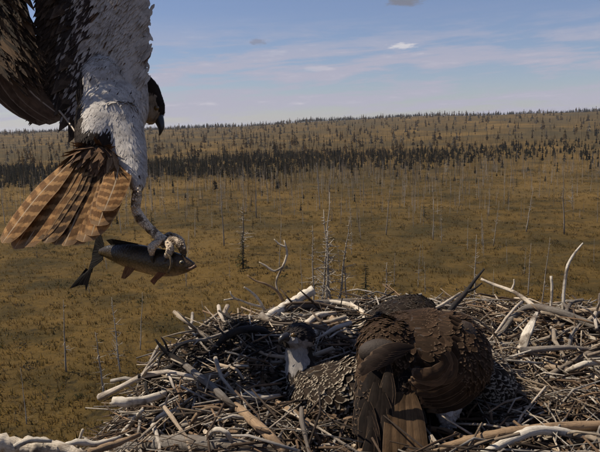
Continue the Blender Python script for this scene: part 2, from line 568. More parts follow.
# low shrubs and sedge tussocks: nobody could count them
def make_sedge():
    m, g = new_mat('sedge_blades')
    base = g.n('ShaderNodeAttribute', None, attribute_name='tint')
    finish(m, g, base.outputs['Color'], 0.9, spec=0.1, transl=0.5)
    mb = MB()
    rng = random.Random(3)
    pal = [(0.135, 0.083, 0.021), (0.105, 0.069, 0.019), (0.16, 0.100, 0.030), (0.085, 0.058, 0.018), (0.120, 0.069, 0.021), (0.18, 0.130, 0.062)]
    for i in range(26000):
        d = 13 + 100 * rng.random() ** 1.35
        s = rng.uniform(-0.54, 0.54)
        x, y = s * d, d
        z = ground_z(x, y)
        c = np.array(pal[min(int(rng.random() ** 1.2 * 6), 5)]) * rng.uniform(0.65, 1.2)
        h = rng.uniform(0.06, 0.24); w = rng.uniform(0.03, 0.12)
        V, F = [], []
        for k in range(5):
            a = rng.uniform(0, 6.28); l = rng.uniform(0.3, 1.1)
            bx, by = x + rng.uniform(-w, w) * 1.6, y + rng.uniform(-w, w) * 1.6
            o = len(V)
            V += [(bx - w * 0.25 * math.cos(a + 1.57), by - w * 0.25 * math.sin(a + 1.57), z - 0.02),
                  (bx + w * 0.25 * math.cos(a + 1.57), by + w * 0.25 * math.sin(a + 1.57), z - 0.02),
                  (bx + math.cos(a) * h * l * 0.7, by + math.sin(a) * h * l * 0.7, z + h * rng.uniform(0.5, 1))]
            F.append((o, o + 1, o + 2))
        mb.add(V, F, None, c)
    mb.build('sedge_tussocks', m, kind='stuff', smooth=False)
    # dwarf shrub clumps
    mb = MB()
    pal = [(0.045, 0.040, 0.014), (0.055, 0.036, 0.017), (0.035, 0.034, 0.013), (0.04, 0.032, 0.014), (0.06, 0.05, 0.036)]
    for i in range(800):
        d = 14 + 90 * rng.random() ** 1.2
        s = rng.uniform(-0.54, 0.54)
        x, y = s * d, d
        z = ground_z(x, y)
        c = np.array(rng.choice(pal))
        hw = rng.uniform(0.12, 0.42); h = hw * rng.uniform(0.5, 1.1)
        V, F, T = [], [], []
        for k in range(26):
            a = rng.uniform(0, 6.28); q = math.sqrt(rng.random()) * hw
            zz_ = z + rng.random() * h * (1 - 0.6 * q / hw)
            px, py = x + math.cos(a) * q, y + math.sin(a) * q
            o = len(V); e = rng.uniform(0.03, 0.08)
            for j in range(3):
                V.append((px + rng.uniform(-e, e), py + rng.uniform(-e, e), zz_ + rng.uniform(-e, e)))
                T.append(c * rng.uniform(0.7, 1.4))
            F.append((o, o + 1, o + 2))
        mb.add(V, F, None, np.array(T))
    mb.build('dwarf_shrubs', m, kind='stuff', smooth=False)


make_sedge()

# ================================================================ TREES
M_SNAG = wood_mat('weathered_snag', [(0.25, 0.215, 0.17), (0.35, 0.31, 0.255), (0.18, 0.15, 0.115), (0.42, 0.38, 0.315)], scale=0.12, contrast=0.45)
M_TRUNK = wood_mat('spruce_bark', [(0.06, 0.045, 0.035), (0.10, 0.08, 0.06)], scale=0.12)


def leaf_mat(name, lo, hi, soft=0.25):
    m, g = new_mat(name)
    base = g.n('ShaderNodeAttribute', None, attribute_name='tint')
    oi = g.n('ShaderNodeObjectInfo')
    col = g.mix(1.0, base.outputs['Color'], g.mix(oi.outputs['Random'], lo, hi), 'MULTIPLY')
    return finish(m, g, col, 0.9, spec=0.1, transl=soft)


M_NEEDLE = leaf_mat('spruce_needles', (0.8, 0.8, 0.8), (1.15, 1.1, 1.0))
M_WEATHER = leaf_mat('grey_twigs', (0.7, 0.7, 0.7), (1.15, 1.1, 1.05), 0.5)


def snag_meshes(seed, twiggy=0.5):
    """unit-height bare tree: trunk mesh, branch mesh"""
    rng = random.Random(seed)
    tr, br = MB(), MB()
    lean = (rng.uniform(-0.05, 0.05), rng.uniform(-0.05, 0.05))
    pts, rad = [], []
    n = 8
    for i in range(n):
        t = i / (n - 1)
        pts.append((lean[0] * t + rng.uniform(-0.006, 0.006), lean[1] * t + rng.uniform(-0.006, 0.006), t))
        rad.append((0.0088 * (1 - t) ** 0.8 + 0.0022))
    tube(tr, pts, rad, sides=5, up=(0, 1, 0), knob=0.1, rng=rng)
    nb = int(6 + 52 * twiggy * rng.uniform(0.6, 1.2))
    for b in range(nb):
        t = rng.uniform(0.12, 0.98)
        i = min(int(t * (n - 1)), n - 2); u = t * (n - 1) - i
        p = np.array(pts[i]) * (1 - u) + np.array(pts[i + 1]) * u
        a = rng.uniform(0, 6.28)
        l = rng.uniform(0.03, 0.13) * (1.15 - t) * (1 + twiggy)
        dz = rng.uniform(-0.25, 0.55)
        q = p + np.array([math.cos(a) * l, math.sin(a) * l, dz * l])
        mid = (p + q) / 2 + np.array([0, 0, rng.uniform(-0.15, 0.1) * l])
        bk = 1.0 + 0.9 * twiggy
        tube(br, [p, mid, q], [0.003 * bk, 0.0024 * bk, 0.0012 * bk], sides=3, cap=False, up=(0.1, 0.2, 1))
        if twiggy > 0.4 and rng.random() < 0.7:
            for k in range(2):
                w = mid + (q - mid) * rng.random()
                e = w + np.array([rng.uniform(-1, 1), rng.uniform(-1, 1), rng.uniform(-0.2, 0.9)]) * l * 0.4
                tube(br, [w, e], [0.0022, 0.0012], sides=3, cap=False, up=(0.1, 0.2, 1))
    return tr.mesh('trunk', M_SNAG), br.mesh('branches', M_SNAG)


def spruce_meshes(seed, bare=0.0, tint=(0.027, 0.027, 0.014)):
    rng = random.Random(seed)
    tr, cr = MB(), MB()
    tube(tr, [(0, 0, 0), (rng.uniform(-.02, .02), rng.uniform(-.02, .02), 0.5), (0, 0, 1)], [0.016, 0.011, 0.002], sides=5, n=4, up=(0, 1, 0))
    V, F, T = [], [], []
    z = 0.10 + bare * rng.uniform(0.1, 0.45)
    wmax = rng.uniform(0.11, 0.20)
    gap = rng.uniform(0, 6.28)
    while z < 0.985:
        rr = wmax * (1 - z) ** 0.75 * rng.uniform(0.55, 1.2) + 0.012
        if z > 0.86:
            rr *= rng.uniform(0.9, 1.7)
        for k in range(rng.randint(4, 6)):
            a = rng.uniform(0, 6.28)
            r_ = rr * rng.uniform(0.5, 1.25) * (0.6 if abs((a - gap + 3.14) % 6.28 - 3.14) < 0.7 else 1.0)
            ca, sa = math.cos(a), math.sin(a)
            tipz = z - r_ * rng.uniform(-0.1, 0.55)
            c = np.array(tint) * rng.uniform(0.55, 1.6)
            for seg in range(3):
                t0, t1 = seg / 3 * 0.9 + 0.05, (seg + 1) / 3 + rng.uniform(-0.05, 0.08)
                ww = r_ * 0.26 * (1 - 0.5 * t0) * rng.uniform(0.6, 1.3)
                zz0 = z + (tipz - z) * t0; zz1 = z + (tipz - z) * t1
                o = len(V)
                V += [(ca * r_ * t0, sa * r_ * t0, zz0 + 0.008), (ca * r_ * t1 - sa * ww, sa * r_ * t1 + ca * ww, zz1 - rng.uniform(0, 0.02)),
                      (ca * r_ * t1 * 1.05, sa * r_ * t1 * 1.05, zz1 + rng.uniform(0, 0.012)), (ca * r_ * t1 + sa * ww, sa * r_ * t1 - ca * ww, zz1 - rng.uniform(0, 0.02))]
                F += [(o, o + 1, o + 2), (o, o + 2, o + 3)]
                T += [c * rng.uniform(0.8, 1.25)] * 4
        z += rng.uniform(0.035, 0.065)
    cr.add(V, F, None, np.array(T))
    return tr.mesh('trunk', M_TRUNK), cr.mesh('crown', M_NEEDLE, smooth=False)


SNAGS = [snag_meshes(100 + i, tw) for i, tw in enumerate([0.05, 0.1, 0.15, 0.3, 0.5, 0.2, 0.08, 0.7, 0.12, 0.35])]
SPRUCES = [spruce_meshes(200 + i, b) for i, b in enumerate([0, 0.2, 0.5, 0.1, 0.8, 0.3, 0.0, 0.6])]
TAMS = [spruce_meshes(300 + i, 0.3, (0.033, 0.031, 0.011)) for i in range(3)]


def plant_tree(kind, meshes, x, y, h, wide, label, group, tilt=0.0, rng=R, cat='tree', second='branches'):
    t = thing(kind, label, cat, (x, y, ground_z(x, y) - 0.05), group)
    t.rotation_euler = (rng.uniform(-0.03, 0.03), tilt + rng.uniform(-0.03, 0.03), rng.uniform(0, 6.28) if not tilt else 0.0)
    t.scale = (h * wide, h * wide, h)
    for nm, me in zip(('trunk', second), meshes):
        o = bpy.data.objects.new(nm, me); COL.objects.link(o); o.parent = t
        if nm != 'trunk':
            o['kind'] = 'stuff'
    return t


def base_at(px, py):
    z = 0.0
    for _ in range(4):
        p = hit_z(px, py, z); z = ground_z(p.x, p.y)
    return p.x, p.y


# trees one can point at: (x, foot y, top y, mesh, width, tilt, kind, label)
NAMED = [
    (322, 312, 196, 3, 0.9, 0.03, 'dead_tree', 'tallest bare grey snag in the thicket behind the grey log of the nest'),
    (331, 312, 212, 7, 1.1, -0.02, 'dead_tree', 'twiggy bare tree in the middle of the thicket behind the nest'),
    (338, 312, 222, 4, 1.2, 0.07, 'dead_tree', 'bare tree leaning right out of the thicket behind the nest'),
    (314, 312, 228, 4, 1.0, -0.05, 'dead_tree', 'bare tree leaning left at the left side of the thicket behind the nest'),
    (327, 314, 232, 7, 1.5, 0.05, 'dead_tree', 'bushy tangle of bare twigs low in the thicket behind the nest'),
    (348, 312, 260, 8, 1.6, 0.02, 'dead_tree', 'short pale dead sapling right beside the thicket behind the nest'),
    (243, 254, 200, 4, 1.3, 0.0, 'dead_tree', 'small twiggy tree standing alone left of the thicket'),
    (256, 218, 166, 1, 0.9, 0.0, 'dead_tree', 'thin straight snag above and left of the thicket'),
    (224, 246, 186, 0, 0.9, 0.0, 'dead_tree', 'thin pale snag left of the small twiggy tree'),
    (320, 210, 164, 2, 0.9, 0.0, 'dead_tree', 'thin pale snag directly above the thicket'),
    (386, 236, 190, 5, 1.0, 0.06, 'dead_tree', 'bare snag between the thicket and the dark stick poking up'),
    (385, 312, 262, 9, 1.7, 0.0, 'dead_tree', 'low spreading bare sapling above the dark bird back behind the adult'),
    (433, 240, 200, 6, 1.0, 0.0, 'dead_tree', 'lone thin snag above the dark stick poking up from the nest'),
    (526, 232, 188, 3, 1.0, 0.06, 'dead_tree', 'leaning bare snag above the pale wood splinter'),
    (564, 234, 168, 0, 0.9, 0.0, 'dead_tree', 'tall thin pale snag at the far right'),
    (541, 312, 238, 5, 0.8, 0.01, 'dead_tree', 'thin grey snag rising behind the forked grey branch at right'),
    (474, 300, 236, 3, 1.0, 0.0, 'dead_tree', 'faint twiggy snag above the dark stick poking up from the nest'),
    (140, 350, 292, 0, 0.8, 0.16, 'dead_tree', 'thin pale dead sapling slanting right left of the dark root tangle'),
    (213, 345, 300, 8, 0.9, -0.16, 'dead_tree', 'thin dead sapling slanting left just above the dark root tangle'),
    (104, 398, 332, 9, 1.3, 0.0, 'dead_tree', 'dark twiggy sapling left of the nest below the fish tail'),
    (120, 372, 298, 7, 0.9, 0.02, 'dead_tree', 'thin brown sapling between the fish and the nest'),
    (27, 424, 368, 1, 0.8, 0.0, 'dead_tree', 'thin grey sapling nearest the bottom left log'),
    (66, 372, 300, 5, 1.0, 0.0, 'dead_tree', 'slim bare sapling standing under the tail of the flying osprey'),
]
for (px, fy, ty, mi, wd, tl, kd, lab) in NAMED:
    x, y = base_at(px, fy)
    h = (fy - ty) / FPX * math.hypot(y, CAM_H) * 1.04
    plant_tree(kd, SNAGS[mi], x, y, h, wd * 1.15, lab, 'bare dead trees in the bog', tl)

GREEN = [
    (243, 268, 232, 0, 1.1, 'small dark spruce at the foot of the small twiggy tree'),
    (366, 300, 262, 1, 1.5, 'low green larch just right of the short pale sapling'),
    (152, 232, 208, 2, 1.0, 'small dark spruce right of the hanging leg of the osprey'),
    (424, 218, 204, 0, 1.0, 'small dark spruce above the brown bird'),
    (508, 205, 190, 1, 1.0, 'small dark spruce below the dark tree belt at right'),
]
for (px, fy, ty, mi, wd, lab) in GREEN:
    x, y = base_at(px, fy)
    h = (fy - ty) / FPX * math.hypot(y, CAM_H)
    plant_tree('larch_tree' if 'larch' in lab else 'spruce_tree', TAMS[mi], x, y, h, wd * 1.2, lab, 'small live trees in the open bog', second='crown')

def where(x, y):
    px, py, d = project((x, y, ground_z(x, y)))
    side = ['at the far left', 'under the flying osprey', 'left of the central thicket', 'around the central thicket', 'right of the central thicket', 'above the brown bird', 'above the forked grey branch', 'at the far right'][max(0, min(7, int(px / 75)))]
    return side


def snag_label(x, y, h, mi, tilt):
    look = ['clean thin', 'clean thin', 'thin', 'branched', 'twiggy', 'knotty', 'clean thin', 'bushy', 'knotty', 'branched'][mi]
    size = 'short' if h < 1.8 else 'middling' if h < 2.6 else 'tall'
    lean = 'leaning left' if tilt < -0.025 else 'leaning right' if tilt > 0.025 else 'upright'
    zone = 'behind the nest' if y < 42 else 'in the mid bog' if y < 66 else 'in the far bog' if y < 84 else 'near the tree belt'
    return '%s %s snag %s %s %s' % (size, look, lean, zone, where(x, y))


# many more bare snags out in the bog
rng = random.Random(21)
cnt = 0
while cnt < 265:
    d = 24 + 78 * rng.random() ** 0.62
    s = rng.uniform(-0.5, 0.5)
    x, y = s * d, d
    dense = 0.5 + 0.5 * math.sin(x * 0.21 + 1.3) * math.sin(y * 0.16 + 0.5)
    if rng.random() > 0.35 + 0.65 * dense:
        continue
    h = rng.uniform(1.2, 3.3) * (0.75 + 0.25 * min(d / 60, 1))
    mi = rng.choice([0, 1, 2, 6, 8, 4, 9, 5, 3, 7])
    tl = rng.uniform(-0.06, 0.06)
    plant_tree('dead_tree', SNAGS[mi], x, y, h, rng.uniform(0.75, 1.15), snag_label(x, y, h, mi, tl), 'bare dead trees in the bog', tl, rng)
    cnt += 1


def band_near(s):
    """distance at which the dark spruce belt starts, along the sideways slope s = x / y"""
    return 86 + 38 * (s + 0.4666) + 5 * math.sin(s * 23) + 3 * math.sin(s * 57 + 1)


def band_far(s):
    return 130 + 78 * (s + 0.4666) + 8 * math.sin(s * 13 + 2)


spr = []
for i in range(5000):
    s = rng.uniform(-0.56, 0.56)
    a, b = band_near(s), band_far(s)
    d = a + (b - a) * rng.random() ** 0.9
    if rng.random() < 0.72 * smooth(-0.10, 0.42, s):
        continue
    spr.append((s, d, rng.uniform(0.6, 2.0) * (1.4 if rng.random() < 0.06 else 1.0)))
# scattered spruces in front of the belt
for i in range(130):
    s = rng.uniform(-0.52, 0.52)
    spr.append((s, band_near(s) - rng.random() ** 1.6 * 48, rng.uniform(0.5, 1.6)))
spr.sort(key=lambda q: -q[2] / q[1] * (1 if abs(q[0]) < 0.48 else 0.2))
for i, (s, d, h) in enumerate(spr[:290]):
    plant_tree('spruce_tree', SPRUCES[rng.randrange(8)], s * d, d, h, rng.uniform(0.8, 1.25),
               '%s dark spruce %s, %s' % ('low' if h < 1.5 else 'middling' if h < 2.1 else 'tall', 'standing in front of the tree belt' if d < band_near(s) else 'at the near edge of the tree belt' if d < band_near(s) + 9 else 'deep in the tree belt', where(s * d, d)), 'dark spruces of the tree belt', 0, rng, second='crown')


def lowpoly_wood(name, items, mat, pal, seed):
    """many far trees as one mesh: each a ragged spire of small blades"""
    rg = np.random.RandomState(seed)
    V, F, T = [], [], []
    for (x, y, h, bare) in items:
        z = ground_z(x, y)
        c = np.array(pal[rg.randint(len(pal))]) * rg.uniform(0.7, 1.3)
        w = h * rg.uniform(0.12, 0.30)
        nb = 6 if bare else 11
        o = len(V)
        tw = h * 0.007 + 0.007 if y < 110 and bare else h * 0.009 + 0.010
        V += [(x - tw, y, z), (x + tw, y, z), (x, y, z + h), (x, y - tw, z), (x, y + tw, z)]
        F += [(o, o + 1, o + 2), (o + 3, o + 4, o + 2)]
        T += [c * 1.2] * 5
        for k in range(nb):
            t = (k + rg.rand()) / nb
            a = rg.rand() * 6.283
            rr = w * (1 - t) ** 0.7 * rg.uniform(0.6, 1.3) * (0.42 if bare else 1.0) + 0.03
            zz = z + h * (0.08 + 0.9 * t)
            e = rr * (0.10 if bare else 0.6)
            ca, sa = math.cos(a), math.sin(a)
            o = len(V)
            V += [(x - ca * rr, y - sa * rr, zz - rr * (0.4 if not bare else -0.5)), (x + ca * rr, y + sa * rr, zz - rr * 0.4 * rg.rand()),
                  (x - sa * e * 0.3, y + ca * e * 0.3, zz + e + 0.05 * h * (0 if bare else 1))]
            F.append((o, o + 1, o + 2))
            T += [c * rg.uniform(0.7, 1.3)] * 3
    mb = MB(); mb.add(V, F, None, np.array(T))
    return mb.build(name, mat, kind='stuff', smooth=False)


lowpoly_wood('spruce_belt', [(s * d, d, h, False) for s, d, h in spr[290:]], M_NEEDLE,
             [(0.030, 0.028, 0.014), (0.040, 0.034, 0.018), (0.024, 0.023, 0.013), (0.055, 0.043, 0.024)], 4)
# dead stems that show pale against the belt, and the thin grey-brown wood beyond it
items = []
for i in range(2600):
    s = rng.uniform(-0.56, 0.56) if i % 2 else rng.gauss(0.02, 0.16)
    d = band_near(s) + (band_far(s) - band_near(s)) * rng.uniform(-0.35, 1.1)
    items.append((s * d, d, rng.uniform(1.0, 3.4), True))
for i in range(6500):
    s = rng.uniform(-0.58, 0.58)
    if rng.random() < 0.45 * smooth(-0.1, 0.4, s):
        continue
    d0 = band_far(s)
    d = d0 + (640 - d0) * rng.random() ** 1.3
    items.append((s * d, d, rng.uniform(1.5, 3.8) * (0.8 + d / 900), rng.random() < 0.75))
stems = []
for i in range(1300):
    s = rng.uniform(-0.54, 0.54) if i % 3 else rng.gauss(0.10, 0.2)
    d = 50 + (band_near(s) - 44) * rng.random() ** 0.7
    stems.append((s * d, d, rng.uniform(0.8, 2.7), True))
lowpoly_wood('bare_stems', stems, M_WEATHER, [(0.42, 0.37, 0.295), (0.30, 0.26, 0.20), (0.52, 0.46, 0.38), (0.24, 0.20, 0.15)], 14)
lowpoly_wood('thin_far_wood', items, M_WEATHER, [(0.16, 0.125, 0.075), (0.125, 0.085, 0.036), (0.11, 0.074, 0.030), (0.20, 0.17, 0.12), (0.14, 0.090, 0.036)], 6)
items = []
for i in range(2600):
    s = rng.uniform(-0.6, 0.6)
    d = 612 + 150 * rng.random()
    lump = 0.5 + 0.5 * math.sin(s * 31 + math.sin(s * 73))
    items.append((s * d, d, rng.uniform(1.6, 3.4) + 2.2 * lump * rng.random() ** 2, False))
for i in range(70):
    s = rng.uniform(-0.58, 0.58)
    d0 = band_far(s)
    d = d0 + (600 - d0) * rng.random() ** 1.2
    items.append((s * d, d, rng.uniform(1.5, 3.4), False))
lowpoly_wood('skyline_wood', items, M_NEEDLE, [(0.018, 0.019, 0.010), (0.025, 0.023, 0.013), (0.015, 0.016, 0.010)], 9)

# thin summer haze over the whole bog
def make_haze():
    m = bpy.data.materials.new('haze'); m.use_nodes = True
    t = m.node_tree; t.nodes.clear(); q = G(t)
    v = q.n('ShaderNodeVolumePrincipled', {'Color': (0.86, 0.90, 1.0, 1.0), 'Density': 0.00016, 'Anisotropy': 0.1})
    o = q.n('ShaderNodeOutputMaterial'); t.links.new(v.outputs[0], o.inputs['Volume'])
    mb = MB(); a, z0, z1 = 5600.0, -3.0, 28.0
    V = [(x, y, z) for z in (z0, z1) for x, y in ((-a, -a), (a, -a), (a, a), (-a, a))]
    mb.add(V, [(3, 2, 1, 0), (4, 5, 6, 7), (0, 1, 5, 4), (1, 2, 6, 5), (2, 3, 7, 6), (3, 0, 4, 7)])
    mb.build('haze', m, smooth=False, kind='stuff')


make_haze()

# ================================================================ NEST
NCX, NCY, NRX, NRY = 0.32, 1.30, 0.80, 0.66
NZ = CAM_H - 0.50


def nest_r(x, y):
    return math.hypot((x - NCX) / NRX, (y - NCY) / NRY)


def nest_z(x, y):
    r = nest_r(x, y)
    z = NZ + 0.02 * smooth(0.2, 0.75, r) - 0.03 - 0.035 * smooth(1.45, 1.75, y)
    if r > 0.80:
        z -= 1.05 * (r - 0.80) ** 1.35
    z += 0.02 * math.exp(-(((x - 0.24) / 0.11) ** 2 + ((y - 1.66) / 0.14) ** 2))      # dark hump at the back
    z += 0.045 * math.exp(-(((x + 0.19) / 0.14) ** 2 + ((y - 1.40) / 0.13) ** 2))      # root tangle at the left
    z += 0.008 * math.exp(-(((x - 0.75) / 0.3) ** 2 + ((y - 1.55) / 0.2) ** 2))
    z += 0.010 * math.sin(x * 23) * math.sin(y * 19 + x * 7)
    if x < -0.15:
        z -= 0.42 * (-0.15 - x)
    return z


def nest_at(px, py, h=0.0):
    """where the sight line through a photo point meets the nest top (plus h)"""
    best, bd = None, 9.0
    for i in range(240):
        d = 0.82 + i * 0.0045
        p = at(px, py, d)
        gap = p.z - nest_z(p.x, p.y) - h
        if gap <= 0:
            return p
        if gap < bd and d > 1.3:
            bd, best = gap, p
    return best


nest = thing('nest', 'big heap of bleached sticks and bark forming the osprey nest', 'nest', (NCX, NCY, NZ - 0.5))


def make_nest_core():
    m, g = new_mat('nest_litter')
    tcn = g.n('ShaderNodeTexCoord')
    P = tcn.outputs['Object']
    a = g.noise(P, 26, 6, 0.7, 0.8).outputs[0]
    b = g.noise(P, 140, 4, 0.7).outputs[0]
    col = g.mix(g.ss(a, 0.4, 0.62), (0.010, 0.007, 0.005), (0.045, 0.031, 0.02))
    col = g.mix(g.math('MULTIPLY', g.ss(b, 0.52, 0.7), 0.7), col, (0.13, 0.098, 0.064))
    finish(m, g, col, 0.95, bump=g.math('ADD', a, b), bstr=1.0, bdist=0.01, spec=0.1)
    mb = MB()
    V, F = [], []
    nr, na = 40, 96
    rg = random.Random(8)
    for i in range(nr + 1):
        r = 1.16 * i / nr
        for k in range(na):
            t = 2 * math.pi * k / na
            x, y = NCX + NRX * r * math.cos(t), NCY + NRY * r * math.sin(t)
            V.append((x, y, nest_z(x, y) + rg.uniform(-0.008, 0.008)))
    for i in range(nr):
        for k in range(na):
            a = i * na + k; b = i * na + (k + 1) % na
            F.append((a, a + na, b + na, b))
    base = len(V)
    for j, (q, dz) in enumerate(((1.02, -0.45), (0.6, -0.62), (0.15, -0.7))):
        for k in range(na):
            t = 2 * math.pi * k / na
            V.append((NCX + NRX * q * math.cos(t), NCY + NRY * q * math.sin(t), NZ + dz))
    prev = nr * na
    for j in range(3):
        cur = base + j * na
        for k in range(na):
            F.append((prev + k, cur + k, cur + (k + 1) % na, prev + (k + 1) % na))
        prev = cur
    mb.add(V, F)
    mb.build('litter_bed', m, nest)


make_nest_core()
mb = MB()
tube(mb, [(NCX, NCY, 0.0), (NCX + 0.03, NCY + 0.02, 4), (NCX, NCY, NZ - 0.5)], [0.17, 0.13, 0.11], sides=14, n=12, knob=0.06, rng=R)
mb.build('support_trunk', M_TRUNK, nest)

M_STICK = wood_mat('nest_stick_wood', [(0.22, 0.145, 0.088), (0.55, 0.45, 0.33), (0.30, 0.245, 0.19), (0.10, 0.068, 0.045), (0.70, 0.60, 0.47), (0.40, 0.27, 0.16), (0.66, 0.58, 0.48), (0.15, 0.12, 0.096), (0.50, 0.45, 0.38), (0.26, 0.19, 0.125)], wear=0.8)
M_STICKT = wood_mat('nest_twig_wood', [], per_object=False)
M_PALE = wood_mat('bleached_wood', [(0.66, 0.56, 0.43), (0.74, 0.66, 0.54)], contrast=0.9, wear=0.75)
M_GREY = wood_mat('grey_weathered_wood', [(0.17, 0.148, 0.125), (0.23, 0.20, 0.165)], contrast=0.45)
M_TAN = wood_mat('tan_wood', [(0.38, 0.25, 0.145), (0.31, 0.215, 0.13)], contrast=0.6, wear=0.7)
M_DARK = wood_mat('dark_wood', [(0.022, 0.019, 0.017), (0.034, 0.029, 0.026)], contrast=0.3)  # near-black wood tone shared by the root and two branches

# where the birds sit: no sticks through them  (x, y, rx, ry)
BIRD_KEEP = []


def keep_out(p, rx, ry):
    BIRD_KEEP.append((p[0], p[1], rx, ry))


def stick_mesh(seed, L, r0, sides=6, forks=0):
    rng = random.Random(seed)
    mb = MB()
    n = 6
    pts, rad = [], []
    y = z = 0.0
    dy, dz = rng.uniform(-0.15, 0.15), rng.uniform(-0.08, 0.12)
    for i in range(n):
        t = i / (n - 1)
        pts.append((L * (t - 0.5), y, z))
        dy += rng.uniform(-0.42, 0.42); dz += rng.uniform(-0.22, 0.22)
        y += dy * L / n; z += dz * L / n
        rad.append(r0 * (1.15 - 0.6 * t) * rng.uniform(0.85, 1.15))
    pts = [(p[0], p[1] - y / 2, p[2] - z / 2) for p in pts]
    tube(mb, pts, rad, sides=sides, knob=0.14, rng=rng)
    for k in range(forks):
        i = rng.randint(2, 4)
        p = np.array(pts[i])
        q = p + np.array([L * rng.uniform(0.1, 0.22), L * rng.choice([-1, 1]) * rng.uniform(0.08, 0.2), L * rng.uniform(-0.02, 0.16)])
        tube(mb, [p, (p + q) / 2 + np.array([0, 0, 0.02 * L]), q], [rad[i] * 0.7, rad[i] * 0.55, rad[i] * 0.3], sides=5, knob=0.1, rng=rng)
    return mb


STICKS = []
for i in range(36):
    L = [0.10, 0.15, 0.20, 0.28][i % 4] * R.uniform(0.85, 1.15)
    r0 = R.uniform(0.0020, 0.0048) * (0.8 + 0.6 * (i % 4) / 3)
    STICKS.append(stick_mesh(500 + i, L, r0, 6, [0, 1, 1, 3][i % 4]).mesh('stick', M_STICK))


def clear_of_birds(x, y, pad=0.0):
    for (bx, by, rx, ry) in BIRD_KEEP:
        if ((x - bx) / (rx + pad)) ** 2 + ((y - by) / (ry + pad)) ** 2 < 1:
            return False
    return True


def scatter_sticks():
    rng = random.Random(77)
    c = 0
    while c < 285:
        t = rng.uniform(0, 6.283); q = math.sqrt(rng.random()) * 1.0
        x, y = NCX + NRX * q * math.cos(t), NCY + NRY * q * math.sin(t)
        if y < 0.80 or not clear_of_birds(x, y, 0.035):
            continue
        px, py, d = project((x, y, nest_z(x, y)))
        if px < -60 or px > 680 or py > 500 or (335 < px < 470 and py > 398):
            continue
        si = rng.randrange(36)
        if q > 0.78 and si % 4 > 1:
            si -= 2
        me = STICKS[si]
        az = t + 1.57 + rng.gauss(0, 0.7) if q > 0.6 else rng.uniform(0, 6.28)
        tilt = rng.gauss(0, 0.10 if y < 1.4 else 0.06)
        ln = 0.5 * [0.10, 0.15, 0.20, 0.28][si % 4]
        if not (clear_of_birds(x + math.cos(az) * ln, y + math.sin(az) * ln) and clear_of_birds(x - math.cos(az) * ln, y - math.sin(az) * ln)):
            continue
        rise = abs(rng.gauss(0, 0.014)) + 0.004
        if y > 1.4:
            zc = nest_z(x, y) + rise
            if min(project((x + e * math.cos(az) * ln, y + e * math.sin(az) * ln, zc - e * math.sin(tilt) * ln))[1] for e in (-1, 1)) < 308:
                continue
        o = bpy.data.objects.new('stick', me); COL.objects.link(o)
        o.parent = nest
        o.location = Vector((x, y, nest_z(x, y) + rise)) - nest.location
        o.rotation_euler = (rng.uniform(-3.1, 3.1), tilt, az)
        c += 1


